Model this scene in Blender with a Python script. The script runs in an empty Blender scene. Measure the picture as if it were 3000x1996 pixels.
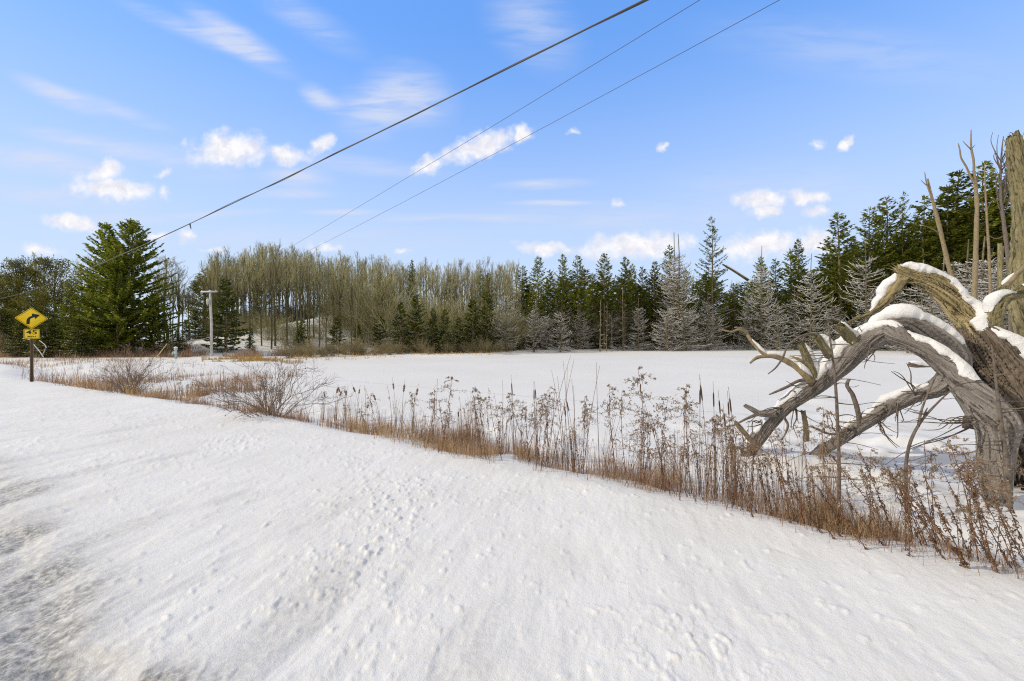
import bpy, math, random
import numpy as np
from mathutils import Vector, Matrix
R = math.radians
sc = bpy.context.scene
COL = sc.collection
# ------------------------------------------------------------------ camera
F, CX, HY, CAMZ = 1165.0, 1500.0, 990.0, 1.7      # focal length and horizon of the photograph, eye height
cam = bpy.data.cameras.new('camera')
cam.sensor_width = 36.0
cam.lens = 36.0 * F / 3000.0
cam.shift_y = -(998.0 - HY) / 3000.0
cam.clip_start, cam.clip_end = 0.05, 3000.0
camo = bpy.data.objects.new('camera', cam)
COL.objects.link(camo)
camo.location = (0, 0, CAMZ)
camo.rotation_euler = (R(90), 0, 0)
sc.camera = camo
# ------------------------------------------------------------------ light
SUN_AZ, SUN_EL = -97.0, 31.0                       # degrees right of straight ahead, and above the horizon
sd = Vector((math.sin(R(SUN_AZ)) * math.cos(R(SUN_EL)), math.cos(R(SUN_AZ)) * math.cos(R(SUN_EL)), math.sin(R(SUN_EL))))
sun = bpy.data.lights.new('sun', 'SUN')
sun.energy, sun.angle, sun.color = 3.1, R(0.6), (1.0, 0.89, 0.71)
suno = bpy.data.objects.new('sun', sun)
COL.objects.link(suno)
suno.rotation_euler = sd.to_track_quat('Z', 'Y').to_euler()
sc.view_settings.view_transform = 'Standard'
sc.view_settings.look = 'None'
sc.view_settings.exposure = -0.06
sc.view_settings.gamma = 1.0
sc.cycles.use_denoising = False
sc.cycles.filter_width = 1.15
sc.cycles.max_bounces = 8
# ------------------------------------------------------------------ sky with clouds
wd = bpy.data.worlds.new("World")
sc.world = wd
wd.use_nodes = True
nt = wd.node_tree
nt.nodes.clear()
def N(tree, t, **kw):
    n = tree.nodes.new(t)
    for k, v in kw.items():
        if k.startswith('i_'):
            n.inputs[k[2:].replace('_', ' ')].default_value = v
        else:
            setattr(n, k, v)
    return n
def L(tree, a, b): tree.links.new(a, b)
def mth(tree, op, a, b=None, c=None, clamp=False):
    n = tree.nodes.new('ShaderNodeMath'); n.operation = op; n.use_clamp = clamp
    for i, v in enumerate((a, b, c)):
        if v is None: continue
        if isinstance(v, (int, float)): n.inputs[i].default_value = v
        else: tree.links.new(v, n.inputs[i])
    return n.outputs[0]
def smooth(tree, v, lo, hi):
    n = tree.nodes.new('ShaderNodeMapRange'); n.interpolation_type = 'SMOOTHSTEP'
    tree.links.new(v, n.inputs[0]); n.inputs[1].default_value = lo; n.inputs[2].default_value = hi
    return n.outputs[0]
out = N(nt, 'ShaderNodeOutputWorld'); bg = N(nt, 'ShaderNodeBackground')
SKY_STRENGTH = 0.12
bg.inputs['Strength'].default_value = SKY_STRENGTH
sky = N(nt, 'ShaderNodeTexSky')
sky.sky_type = 'NISHITA'; sky.sun_disc = False
sky.sun_elevation = R(SUN_EL); sky.sun_rotation = R(SUN_AZ)
sky.altitude = 300; sky.air_density = 1.0; sky.dust_density = 0.15; sky.ozone_density = 2.2
tc = N(nt, 'ShaderNodeTexCoord')
sep = N(nt, 'ShaderNodeSeparateXYZ'); L(nt, tc.outputs['Generated'], sep.inputs[0])
yy = mth(nt, 'MAXIMUM', sep.outputs[1], 0.05)
az = mth(nt, 'DIVIDE', sep.outputs[0], yy)           # the sky seen as one far flat sheet of cloud ahead
el = mth(nt, 'DIVIDE', sep.outputs[2], yy)
elev = mth(nt, 'ARCSINE', sep.outputs[2])
cv = N(nt, 'ShaderNodeCombineXYZ'); L(nt, az, cv.inputs[0]); L(nt, el, cv.inputs[1])
def noise(tree, vec, scale, detail, rough=0.55, dist=0.0):
    n = N(tree, 'ShaderNodeTexNoise'); n.inputs['Scale'].default_value = scale
    n.inputs['Detail'].default_value = detail; n.inputs['Roughness'].default_value = rough
    n.inputs['Distortion'].default_value = dist
    if vec is not None: L(tree, vec, n.inputs['Vector'])
    return n
def ae(px, py):
    return (px - CX) / F, (HY - py) / F
# domain warp for puffy outlines
wn = noise(nt, cv.outputs[0], 16.0, 6.0, 0.6)
ws = N(nt, 'ShaderNodeVectorMath', operation='SUBTRACT'); L(nt, wn.outputs['Color'], ws.inputs[0]); ws.inputs[1].default_value = (.5, .5, .5)
wm = N(nt, 'ShaderNodeVectorMath', operation='MULTIPLY'); L(nt, ws.outputs[0], wm.inputs[0]); wm.inputs[1].default_value = (.075, .05, 0)
wv = N(nt, 'ShaderNodeVectorMath', operation='ADD'); L(nt, cv.outputs[0], wv.inputs[0]); L(nt, wm.outputs[0], wv.inputs[1])
def ellipse(vec, px, py, hw, hh, rot, amp=1.0):
    hw, hh = (hw * 1.12, hh * 1.12) if hh < 60 and vec == wv.outputs[0] else (hw, hh); a0, e0 = ae(px, py); a1, _ = ae(px + hw, py); _, e1 = ae(px, py - hh)
    m = N(nt, 'ShaderNodeMapping', vector_type='TEXTURE')
    m.inputs['Location'].default_value = (a0, e0, 0)
    m.inputs['Rotation'].default_value = (0, 0, R(rot))
    m.inputs['Scale'].default_value = (abs(a1 - a0), abs(e1 - e0), 1)
    L(nt, vec, m.inputs['Vector'])
    l = N(nt, 'ShaderNodeVectorMath', operation='LENGTH'); L(nt, m.outputs[0], l.inputs[0])
    d = mth(nt, 'SUBTRACT', 1.0, l.outputs['Value'])
    return mth(nt, 'MULTIPLY', d, amp) if amp != 1.0 else d
CUMULUS = [(665,435,125,52,0),(840,455,60,32,-8),(945,425,45,26,25),(305,505,60,34,20),(330,552,135,36,-4),(480,568,24,20,0),
           (485,512,24,15,25),(208,652,85,24,-5),(120,738,75,20,-5),(460,698,32,14,15),(548,693,36,20,8),(1400,432,135,38,18),
           (1255,486,46,28,20),(1530,395,40,24,15),(1682,384,16,12,0),(1940,433,22,12,10),(1595,728,80,22,0),(1860,722,180,42,3),
           (2235,718,130,46,5),(2390,712,70,42,0),(2230,586,75,32,0),(2360,583,62,24,0),(2245,622,45,22,0),(2395,617,46,18,6),
           (2390,421,24,14,20),(2480,422,18,28,-25),(1190,729,34,12,0),(955,724,50,16,0),(1820,597,26,14,0),(640,735,40,10,0)]
mx = None
for c in CUMULUS:
    d = ellipse(wv.outputs[0], *c, .62 if c[3] < 21 else 1.0)
    mx = d if mx is None else mth(nt, 'MAXIMUM', mx, d)
cn = noise(nt, cv.outputs[0], 26.0, 6.0, 0.55)
cum = mth(nt, 'ADD', mx, mth(nt, 'MULTIPLY', mth(nt, 'SUBTRACT', cn.outputs['Fac'], 0.5), 1.3))
cum = mth(nt, 'MULTIPLY', smooth(nt, cum, -0.12, 0.75), .95)
# wispy high cloud
CIRRUS = [(560,90,300,40,-22,.5),(1080,330,140,110,-10,.6),(250,420,300,40,-12,.6),(1000,480,420,40,-6,.45),(350,640,380,26,0,.5),(2500,150,600,120,-8,.25),(1300,640,420,20,0,.6),(170,280,190,40,-24,.8),(330,320,240,34,-20,.5),(700,120,240,58,-32,.95),(900,60,260,70,-30,.35),(940,290,95,46,-30,.8),(1200,280,180,130,-18,.75),
          (120,470,330,60,-8,.7),(200,580,420,50,-4,.55),(870,520,150,45,-5,.7),(520,470,330,60,-14,.4),(860,568,180,22,0,.6),(1020,622,180,14,0,.8),(1600,540,200,22,2,.75),
          (1610,595,180,13,0,.75),(650,625,220,16,3,.6),(1800,640,700,70,0,.35),(900,700,900,60,0,.35),(2300,560,500,120,0,.3),(1560,80,220,150,-40,.4)]
sm = N(nt, 'ShaderNodeMapping', vector_type='POINT'); sm.inputs['Rotation'].default_value = (0, 0, R(16)); sm.inputs['Scale'].default_value = (2.2, 13.0, 1.0)
L(nt, cv.outputs[0], sm.inputs['Vector'])
sn = noise(nt, sm.outputs[0], 2.6, 6.0, 0.6, 0.4)
mc = None
for c in CIRRUS:
    d = mth(nt, 'MULTIPLY', smooth(nt, ellipse(cv.outputs[0], *c[:5]), 0.0, 1.0), c[5])
    mc = d if mc is None else mth(nt, 'ADD', mc, d)
cir = mth(nt, 'MULTIPLY', mc, smooth(nt, sn.outputs['Fac'], 0.12, 0.8))
cir = mth(nt, 'MINIMUM', mth(nt, 'MULTIPLY', cir, 1.5), 0.8)
# clear-sky colour, a little richer, as in the photograph
CW = 1.0 / SKY_STRENGTH
def vmul(a, v):
    n = N(nt, 'ShaderNodeVectorMath', operation='MULTIPLY'); L(nt, a, n.inputs[0]); n.inputs[1].default_value = v; return n.outputs[0]
gm_ = N(nt, 'ShaderNodeGamma'); gm_.inputs['Gamma'].default_value = .30
L(nt, vmul(sky.outputs[0], (SKY_STRENGTH,) * 3), gm_.inputs['Color'])
clear = vmul(gm_.outputs[0], (.33 * CW, .69 * CW, 1.38 * CW))
hz = N(nt, 'ShaderNodeMix', data_type='RGBA'); L(nt, mth(nt, 'MULTIPLY', smooth(nt, elev, .70, .0), .95), hz.inputs[0]); L(nt, clear, hz.inputs[6])
hz.inputs[7].default_value = (.70 * CW, .83 * CW, 1.0 * CW, 1)
m1 = N(nt, 'ShaderNodeMix', data_type='RGBA'); L(nt, cir, m1.inputs[0]); L(nt, hz.outputs[2], m1.inputs[6])
m1.inputs[7].default_value = (.72 * CW, .78 * CW, .95 * CW, 1)
m2 = N(nt, 'ShaderNodeMix', data_type='RGBA'); L(nt, cum, m2.inputs[0]); L(nt, m1.outputs[2], m2.inputs[6])
cb = smooth(nt, noise(nt, wv.outputs[0], 30.0, 4.0).outputs['Fac'], 0.3, 0.7)
m3 = N(nt, 'ShaderNodeMix', data_type='RGBA'); L(nt, cb, m3.inputs[0])
m3.inputs[6].default_value = (.84 * CW, .84 * CW, .93 * CW, 1); m3.inputs[7].default_value = (1.1 * CW, 1.07 * CW, 1.06 * CW, 1)
L(nt, m3.outputs[2], m2.inputs[7])
# added unseen warm-white cover overhead and behind the camera, neutralising blue light on snow
fill_veil = mth(nt, 'MAXIMUM', smooth(nt, elev, .78, 1.0), smooth(nt, sep.outputs[1], .12, -.2))
fill_veil = mth(nt, 'MULTIPLY', fill_veil, mth(nt, 'ADD', .72, mth(nt, 'MULTIPLY', sn.outputs['Fac'], .4)), clamp=True)
m4 = N(nt, 'ShaderNodeMix', data_type='RGBA'); L(nt, fill_veil, m4.inputs[0]); L(nt, m2.outputs[2], m4.inputs[6])
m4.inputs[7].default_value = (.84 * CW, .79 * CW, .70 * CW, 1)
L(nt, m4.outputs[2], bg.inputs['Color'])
L(nt, bg.outputs[0], out.inputs[0])

# ------------------------------------------------------------------ helpers
def W(px, py, D):                                   # a point seen at (px, py), D metres ahead
    return np.array([(px - CX) / F * D, D, CAMZ - (py - HY) / F * D])
def sstep(a, b, x):
    t = np.clip((x - a) / (b - a), 0, 1); return t * t * (3 - 2 * t)
def _hash(ix, iy, iz):
    h = (ix.astype(np.int64) * 374761393 + iy.astype(np.int64) * 668265263 + iz.astype(np.int64) * 2147483647) & 0xffffffff
    h = ((h ^ (h >> 13)) * 1274126177) & 0xffffffff
    h = (h ^ (h >> 16)) * 2246822519 & 0xffffffff
    return ((h ^ (h >> 15)) & 0xffff) / 32767.5 - 1.0
def vn(x, y, z=0.0):
    x, y, z = np.broadcast_arrays(np.asarray(x, float), np.asarray(y, float), np.asarray(z, float))
    ix, iy, iz = np.floor(x), np.floor(y), np.floor(z)
    fx, fy, fz = x - ix, y - iy, z - iz
    fx, fy, fz = [f * f * f * (f * (f * 6 - 15) + 10) for f in (fx, fy, fz)]
    r = 0
    for a in (0, 1):
        for b in (0, 1):
            for c in (0, 1):
                r = r + _hash(ix + a, iy + b, iz + c) * (fx if a else 1 - fx) * (fy if b else 1 - fy) * (fz if c else 1 - fz)
    return r
def fbm(x, y, z=0.0, o=4, g=0.5):
    r, a, t = 0, 1.0, 0
    for i in range(o):
        r = r + a * vn(x * 2.03 ** i + 17.3 * i, y * 2.03 ** i - 9.1 * i, z * 2.03 ** i + 4.7 * i); t += a; a *= g
    return r / t
def catmull(P, n):
    P = np.asarray(P, float); m = len(P)
    t = np.linspace(0, m - 1, n); i = np.minimum(t.astype(int), m - 2); f = (t - i)[:, None]
    p0, p1, p2, p3 = P[np.maximum(i - 1, 0)], P[i], P[i + 1], P[np.minimum(i + 2, m - 1)]
    return 0.5 * (2 * p1 + (p2 - p0) * f + (2 * p0 - 5 * p1 + 4 * p2 - p3) * f * f + (3 * p1 - p0 - 3 * p2 + p3) * f ** 3)

class MB:                                           # collects vertices and faces of ONE mesh
    def __init__(s): s.v, s.f3, s.f4, s.n, s.uv = [], [], [], 0, []
    def add(s, v, quads=None, tris=None, uv=None):
        v = np.asarray(v, float).reshape(-1, 3)
        if quads is not None and len(quads): s.f4.append(np.asarray(quads, int).reshape(-1, 4) + s.n)
        if tris is not None and len(tris): s.f3.append(np.asarray(tris, int).reshape(-1, 3) + s.n)
        s.v.append(v); s.n += len(v)
        s.uv.append(np.zeros((len(v), 2)) if uv is None else np.asarray(uv, float))
    def tubes(s, P, Rr, sides=3, cap=True):         # P (n,k,3), Rr (n,k)
        P = np.asarray(P, float); Rr = np.asarray(Rr, float)
        if P.ndim == 2: P, Rr = P[None], Rr[None]
        n, k = P.shape[:2]
        if n == 0: return
        T = np.gradient(P, axis=1); T /= np.linalg.norm(T, axis=2, keepdims=True) + 1e-9
        tm = T.mean(1, keepdims=True)
        ref = np.where(np.abs(tm[..., 2:3]) > 0.8, np.array([1., 0.13, 0]), np.array([0, 0.07, 1.]))
        A = np.cross(T, ref); A /= np.linalg.norm(A, axis=2, keepdims=True) + 1e-9
        B = np.cross(T, A)
        th = np.arange(sides) * 2 * math.pi / sides
        ring = A[:, :, None] * np.cos(th)[None, None, :, None] + B[:, :, None] * np.sin(th)[None, None, :, None]
        V = P[:, :, None] + ring * Rr[:, :, None, None]
        len_ = np.concatenate([np.zeros((n, 1)), np.cumsum(np.linalg.norm(np.diff(P, axis=1), axis=2), 1)], 1)
        uv = np.stack([np.broadcast_to(th[None, None] * Rr[:, :, None], V.shape[:3]), np.broadcast_to(len_[:, :, None], V.shape[:3])], -1)
        idx = np.arange(n * k * sides).reshape(n, k, sides)
        a, b = idx[:, :-1], idx[:, 1:]
        q = np.stack([a, np.roll(a, -1, 2), np.roll(b, -1, 2), b], -1)
        tr = None
        if cap:
            e = idx[:, -1]
            if sides == 3: tr = e
            elif sides == 4:
                q = np.concatenate([q.reshape(-1, 4), e.reshape(-1, 4)])
            else: tr = np.stack([np.broadcast_to(e[:, :1], (n, sides - 2)), e[:, 1:-1], e[:, 2:]], -1)
        s.add(V, q, tr, uv.reshape(-1, 2))
    def kites(s, base, d, w, nrm, fold=0.0):        # leaf-shaped faces: base point, direction*length, half width, facing
        side = np.cross(d, nrm); side /= np.linalg.norm(side, axis=1, keepdims=True) + 1e-9
        mid = base + d * 0.45
        V = np.stack([base, mid + side * w[:, None] + nrm * fold, base + d, mid - side * w[:, None] + nrm * fold], 1)
        s.add(V, np.arange(len(base) * 4).reshape(-1, 4))
    def box(s, c, size, rot=None):
        x, y, z = np.asarray(size) / 2
        v = np.array([(-x,-y,-z),(x,-y,-z),(x,y,-z),(-x,y,-z),(-x,-y,z),(x,-y,z),(x,y,z),(-x,y,z)])
        if rot is not None: v = v @ np.array(rot).T
        s.add(v + np.asarray(c), [(0,3,2,1),(4,5,6,7),(0,1,5,4),(1,2,6,5),(2,3,7,6),(3,0,4,7)])
    def lathe(s, prof, sides=12, c=(0, 0, 0)):
        prof = np.asarray(prof, float); k = len(prof); th = np.arange(sides) * 2 * math.pi / sides
        V = np.stack([prof[:, :1] * np.cos(th), prof[:, :1] * np.sin(th), np.broadcast_to(prof[:, 1:], (k, sides))], -1) + np.asarray(c)
        idx = np.arange(k * sides).reshape(k, sides); a, b = idx[:-1], idx[1:]
        s.add(V, np.stack([a, np.roll(a, -1, 1), np.roll(b, -1, 1), b], -1))
    def mesh(s, name, m, smooth=False):
        me = bpy.data.meshes.new(name)
        V = np.concatenate(s.v) if s.v else np.zeros((0, 3))
        f4 = np.concatenate(s.f4) if s.f4 else np.zeros((0, 4), int)
        f3 = np.concatenate(s.f3) if s.f3 else np.zeros((0, 3), int)
        me.vertices.add(len(V)); me.vertices.foreach_set('co', V.astype(np.float32).ravel())
        loops = np.concatenate([f4.ravel(), f3.ravel()]).astype(np.int32)
        me.loops.add(len(loops)); me.loops.foreach_set('vertex_index', loops)
        st = np.concatenate([np.arange(len(f4)) * 4, len(f4) * 4 + np.arange(len(f3)) * 3]).astype(np.int32)
        tot = np.concatenate([np.full(len(f4), 4), np.full(len(f3), 3)]).astype(np.int32)
        me.polygons.add(len(st)); me.polygons.foreach_set('loop_start', st); me.polygons.foreach_set('loop_total', tot)
        if smooth: me.polygons.foreach_set('use_smooth', np.ones(len(st), bool))
        uv = np.concatenate(s.uv) if s.uv else np.zeros((0, 2))
        if len(loops):
            ul = me.uv_layers.new(name='along'); ul.data.foreach_set('uv', uv[loops].astype(np.float32).ravel())
        me.update(calc_edges=True)
        if m: me.materials.append(m)
        return me
def link(name, me, parent=None, loc=None):
    o = bpy.data.objects.new(name, me); COL.objects.link(o)
    if parent:
        o.parent = parent
        if name in ('snow', 'plume', 'leaves'): o['kind'] = 'stuff'     # clumps nobody could count
    if loc is not None: o.location = loc
    return o
def tag(o, label, cat, group=None):
    o['label'] = label; o['category'] = cat
    if group: o['group'] = group
    return o
def thing(name, label, cat, loc=(0, 0, 0), rz=0.0, scale=1.0, group=None):
    o = bpy.data.objects.new(name, None); COL.objects.link(o)
    o.empty_display_size = 0.2
    o.location = loc; o.rotation_euler = (0, 0, rz)
    o.scale = (scale, scale, scale) if isinstance(scale, (int, float)) else scale
    return tag(o, label, cat, group)
def place(var, name, label, cat, loc, rz=0.0, scale=1.0, group=None, tilt=None):
    t = thing(name, label, cat, loc, rz, scale, group)
    if tilt: t.rotation_euler = (tilt[0], tilt[1], rz)
    for pn, me, subs in var:
        p = link(pn, me, t)
        for sn_, sme in subs: link(sn_, sme, p)
    return t

# ------------------------------------------------------------------ materials
def mat(name, build):
    m = bpy.data.materials.new(name); m.use_nodes = True
    t = m.node_tree; b = t.nodes['Principled BSDF']
    build(t, b); return m
def setp(b, **kw):
    for k, v in kw.items(): b.inputs[k.replace('_', ' ')].default_value = v
def rgb(*c): return (c[0], c[1], c[2], 1)
def mixc(t, f, a, b):
    n = t.nodes.new('ShaderNodeMix'); n.data_type = 'RGBA'
    if isinstance(f, (int, float)): n.inputs[0].default_value = f
    else: L(t, f, n.inputs[0])
    for i, v in ((6, a), (7, b)):
        if isinstance(v, tuple): n.inputs[i].default_value = v
        else: L(t, v, n.inputs[i])
    return n.outputs[2]
def bump(t, b, h, strength, dist):
    n = t.nodes.new('ShaderNodeBump'); n.inputs['Strength'].default_value = strength; n.inputs['Distance'].default_value = dist
    L(t, h, n.inputs['Height']); L(t, n.outputs[0], b.inputs['Normal'])
def simple(name, c1, c2, scale=6.0, rough=0.8, objvar=0.0, spec=0.2):
    def f(t, b):
        g = N(t, 'ShaderNodeNewGeometry')
        n = noise(t, g.outputs['Position'], scale, 3.0)
        col = mixc(t, smooth(t, n.outputs['Fac'], .3, .7), rgb(*c1), rgb(*c2))
        if objvar:
            oi = N(t, 'ShaderNodeObjectInfo')
            h = N(t, 'ShaderNodeHueSaturation')
            L(t, col, h.inputs['Color'])
            L(t, mth(t, 'ADD', mth(t, 'MULTIPLY', oi.outputs['Random'], objvar), 1.0 - objvar / 2), h.inputs['Value'])
            col = h.outputs[0]
        L(t, col, b.inputs['Base Color'])
        setp(b, Roughness=rough); b.inputs['Specular IOR Level'].default_value = spec
    return mat(name, f)
def leafy(name, c1, c2, scale, objvar=.3, trans=0.25):
    def f(t, b):
        g = N(t, 'ShaderNodeNewGeometry')
        n = noise(t, g.outputs['Position'], scale, 3.0)
        col = mixc(t, smooth(t, n.outputs['Fac'], .3, .7), rgb(*c1), rgb(*c2))
        oi = N(t, 'ShaderNodeObjectInfo'); h = N(t, 'ShaderNodeHueSaturation'); L(t, col, h.inputs['Color'])
        L(t, mth(t, 'ADD', mth(t, 'MULTIPLY', oi.outputs['Random'], objvar), 1.0 - objvar / 2), h.inputs['Value'])
        L(t, h.outputs[0], b.inputs['Base Color']); setp(b, Roughness=.7); b.inputs['Specular IOR Level'].default_value = .15
        tr = N(t, 'ShaderNodeBsdfTranslucent'); L(t, h.outputs[0], tr.inputs['Color'])
        ms = N(t, 'ShaderNodeMixShader'); ms.inputs[0].default_value = trans
        L(t, b.outputs[0], ms.inputs[1]); L(t, tr.outputs[0], ms.inputs[2])
        L(t, ms.outputs[0], t.nodes['Material Output'].inputs['Surface'])
    return mat(name, f)
SNOWC = (.78, .775, .77)
def f_snow(t, b):
    g = N(t, 'ShaderNodeNewGeometry')
    setp(b, Roughness=.75); b.inputs['Specular IOR Level'].default_value = .15
    b.inputs['Base Color'].default_value = rgb(*SNOWC)
    n = noise(t, g.outputs['Position'], 22.0, 7.0, .7)
    bump(t, b, n.outputs['Fac'], .8, .03)
M_SNOW = mat('snow_cover', f_snow)
def f_ground(dirty):
    def f(t, b):
        g = N(t, 'ShaderNodeNewGeometry')
        big = noise(t, g.outputs['Position'], .9, 5.0, .6)
        col = mixc(t, smooth(t, big.outputs['Fac'], .25, .75), rgb(.765, .76, .75), rgb(.70, .69, .67))
        if dirty:
            at = N(t, 'ShaderNodeAttribute'); at.attribute_name = 'dirt'
            fine = noise(t, g.outputs['Position'], 26.0, 6.0, .7)
            dd = mth(t, 'MULTIPLY', at.outputs['Fac'], smooth(t, fine.outputs['Fac'], .2, .7), clamp=True)
            col = mixc(t, dd, col, rgb(.20, .198, .196))
            grit = noise(t, g.outputs['Position'], 55.0, 2.0, .5)
            gm = mth(t, 'MULTIPLY', smooth(t, grit.outputs['Fac'], .70, .76), .55)
            col = mixc(t, gm, col, rgb(.45, .43, .40))
        L(t, col, b.inputs['Base Color'])
        setp(b, Roughness=.7); b.inputs['Specular IOR Level'].default_value = .2
        n1 = noise(t, g.outputs['Position'], 22.0, 8.0, .68)
        n2 = noise(t, g.outputs['Position'], 140.0, 3.0, .6)
        hgt = mth(t, 'ADD', n1.outputs['Fac'], mth(t, 'MULTIPLY', n2.outputs['Fac'], .35))
        bump(t, b, hgt, .55 if dirty else .3, .016)
    return f
M_ROAD = mat('packed_road_snow', f_ground(True))
M_GROUND = mat('ground_snow', f_ground(False))
def f_pond(t, b):
    g = N(t, 'ShaderNodeNewGeometry')
    big = noise(t, g.outputs['Position'], .12, 4.0, .55)
    L(t, mixc(t, smooth(t, big.outputs['Fac'], .3, .7), rgb(.68, .675, .665), rgb(.72, .715, .705)), b.inputs['Base Color'])
    setp(b, Roughness=.7); b.inputs['Specular IOR Level'].default_value = .2
    n1 = noise(t, g.outputs['Position'], 6.0, 6.0, .6)
    bump(t, b, n1.outputs['Fac'], .15, .02)
M_POND = mat('pond_snow', f_pond)
def f_bark(c1, c2, c3, top=None, dark=.5):
    def f(t, b):
        uv = N(t, 'ShaderNodeUVMap'); uv.uv_map = 'along'
        mp = N(t, 'ShaderNodeMapping'); mp.inputs['Scale'].default_value = (15, 1.7, 1); L(t, uv.outputs[0], mp.inputs['Vector'])
        n = noise(t, mp.outputs[0], 1.0, 7.0, .65, .6)
        g = N(t, 'ShaderNodeNewGeometry')
        big = noise(t, g.outputs['Position'], 3.2, 4.0)
        c = mixc(t, smooth(t, n.outputs['Fac'], .28, .68), rgb(*c1), rgb(*c2))
        c = mixc(t, smooth(t, big.outputs['Fac'], .45, .7), c, rgb(*c3))
        mp2 = N(t, 'ShaderNodeMapping'); mp2.inputs['Scale'].default_value = (24, 2.2, 1); L(t, uv.outputs[0], mp2.inputs['Vector'])
        fi = noise(t, mp2.outputs[0], 1.0, 5.0, .7, .8)
        cr = smooth(t, fi.outputs['Fac'], .46, .38)
        c = mixc(t, mth(t, 'MULTIPLY', cr, dark), c, rgb(.03, .024, .018))
        if top:
            sp = N(t, 'ShaderNodeSeparateXYZ'); L(t, g.outputs['Normal'], sp.inputs[0])
            ms = noise(t, g.outputs['Position'], 9.0, 5.0, .65)
            k = smooth(t, mth(t, 'ADD', mth(t, 'MULTIPLY', sp.outputs[2], .3), ms.outputs['Fac']), .55, .75)
            c = mixc(t, mth(t, 'MULTIPLY', k, .55), c, rgb(*top))
        L(t, c, b.inputs['Base Color']); setp(b, Roughness=.85); b.inputs['Specular IOR Level'].default_value = .2
        h = mth(t, 'ADD', mth(t, 'MULTIPLY', n.outputs['Fac'], 1.0), mth(t, 'MULTIPLY', fi.outputs['Fac'], .6))
        bump(t, b, h, 1.0, .05)
    return f
M_GREYWOOD = mat('weathered_grey_wood', f_bark((.14, .122, .108), (.35, .318, .29), (.25, .222, .20), None, .75))
M_GOLDWOOD = mat('torn_yellow_wood', f_bark((.19, .145, .07), (.50, .41, .23), (.36, .285, .145), (.16, .15, .05), .9))
M_DARKWOOD = mat('dark_split_wood', f_bark((.085, .066, .048), (.25, .2, .155), (.17, .135, .10), None, .8))
M_SNAG = mat('mossy_yellow_bark', f_bark((.16, .138, .07), (.34, .295, .165), (.25, .22, .115), (.10, .108, .03), .8))
M_TWIG = simple('grey_twig', (.10, .08, .065), (.19, .155, .125), 20, .8)
M_PALEBRANCH = simple('pale_branch', (.30, .24, .14), (.18, .14, .09), 14, .8)
M_TRUNK = simple('bare_tree_bark', (.085, .078, .04), (.165, .15, .08), 1.2, .85, .5)
M_CROWN = simple('bare_twigs', (.27, .25, .12), (.42, .39, .215), .5, .85, .5)
M_SPRTRUNK = simple('spruce_bark', (.13, .10, .065), (.22, .18, .12), 1.5, .85, .3)
M_DEADBR = simple('dead_branches', (.10, .085, .05), (.18, .152, .095), 1.2, .85, .3)
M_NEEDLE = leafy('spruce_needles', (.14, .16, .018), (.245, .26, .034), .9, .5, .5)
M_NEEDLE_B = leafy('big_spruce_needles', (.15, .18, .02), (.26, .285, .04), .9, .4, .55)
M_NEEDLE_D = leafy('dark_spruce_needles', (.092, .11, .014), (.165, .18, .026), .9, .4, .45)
M_NEEDLE_Y = leafy('olive_pine_needles', (.12, .12, .02), (.20, .19, .04), .6, .4, .5)
M_BUSH = simple('bare_bush_twigs', (.16, .115, .085), (.27, .20, .15), 5, .85, .2)
M_BRUSH = simple('brown_brush', (.19, .155, .08), (.31, .255, .145), 1, .85, .4)
M_GOLDROD = simple('brown_weed_stems', (.13, .065, .04), (.24, .135, .08), 12, .8, .3)
M_GLEAF = leafy('withered_leaves', (.13, .075, .045), (.24, .15, .09), 14, .3, .2)
M_PLUME = leafy('seed_plumes', (.26, .185, .115), (.40, .31, .21), 16, .3, .3)
M_GRASS = leafy('dead_grass', (.34, .20, .09), (.64, .47, .27), 2.2, .1, .35)
M_GRASSD = leafy('red_brown_grass', (.24, .135, .085), (.48, .34, .23), 2.2, .1, .3)
M_GRASSF = leafy('golden_far_grass', (.52, .36, .13), (.36, .22, .09), .5, .1, .3)
M_CATHEAD = simple('cattail_heads', (.055, .032, .022), (.11, .07, .05), 40, .95)
M_CATFLUFF = simple('cattail_fluff', (.20, .15, .115), (.30, .235, .185), 60, .95)
M_REED = leafy('reed_leaves', (.22, .155, .085), (.33, .25, .15), 6, .3, .25)

# ------------------------------------------------------------------ terrain
def edge_pts():
    px = [(3000,1706),(2720,1642),(2450,1592),(2160,1512),(1830,1436),(1500,1372),(1200,1314),(850,1238),(550,1187),(300,1150),(90,1118),(0,1098)]
    w = []
    for x, y in px:
        D = CAMZ * F / (y - HY); w.append(((x - CX) / F * D, D))
    return [(60,-52),(20,-14),(9,-2.6),(5.3,1.05)] + w + [(-32,25),(-44,31),(-60,36),(-95,40)]
EDGE = catmull(edge_pts(), 260)
POND_Z = -0.45
SHORE = catmull([(-110,26),(-80,26),(-45,25),(-30,23.5),(-21,23.6),(-18.3,26.2),(-17.6,31.5),(-15.8,36.8),(-10.7,41.7),(-3.9,45.5),(3.5,56),(17,66),(38,73.7),
                 (60,77),(78,74),(92,60),(104,40),(115,10),(140,-40)], 200)
def sdist(x, y, P):                                  # distance to a polyline, positive on its right-hand side seen from its start
    x = np.asarray(x, float).ravel(); y = np.asarray(y, float).ravel()
    best = np.full(len(x), 1e18); sg = np.ones(len(x))
    for (ax, ay), (bx, by) in zip(P[:-1], P[1:]):
        dx, dy = bx - ax, by - ay; l2 = dx * dx + dy * dy + 1e-12
        t = np.clip(((x - ax) * dx + (y - ay) * dy) / l2, 0, 1)
        d = (x - ax - t * dx) ** 2 + (y - ay - t * dy) ** 2
        m = d < best
        best = np.where(m, d, best); sg = np.where(m, np.sign(dx * (y - ay) - dy * (x - ax)), sg)
    return np.sqrt(best) * sg
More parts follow.
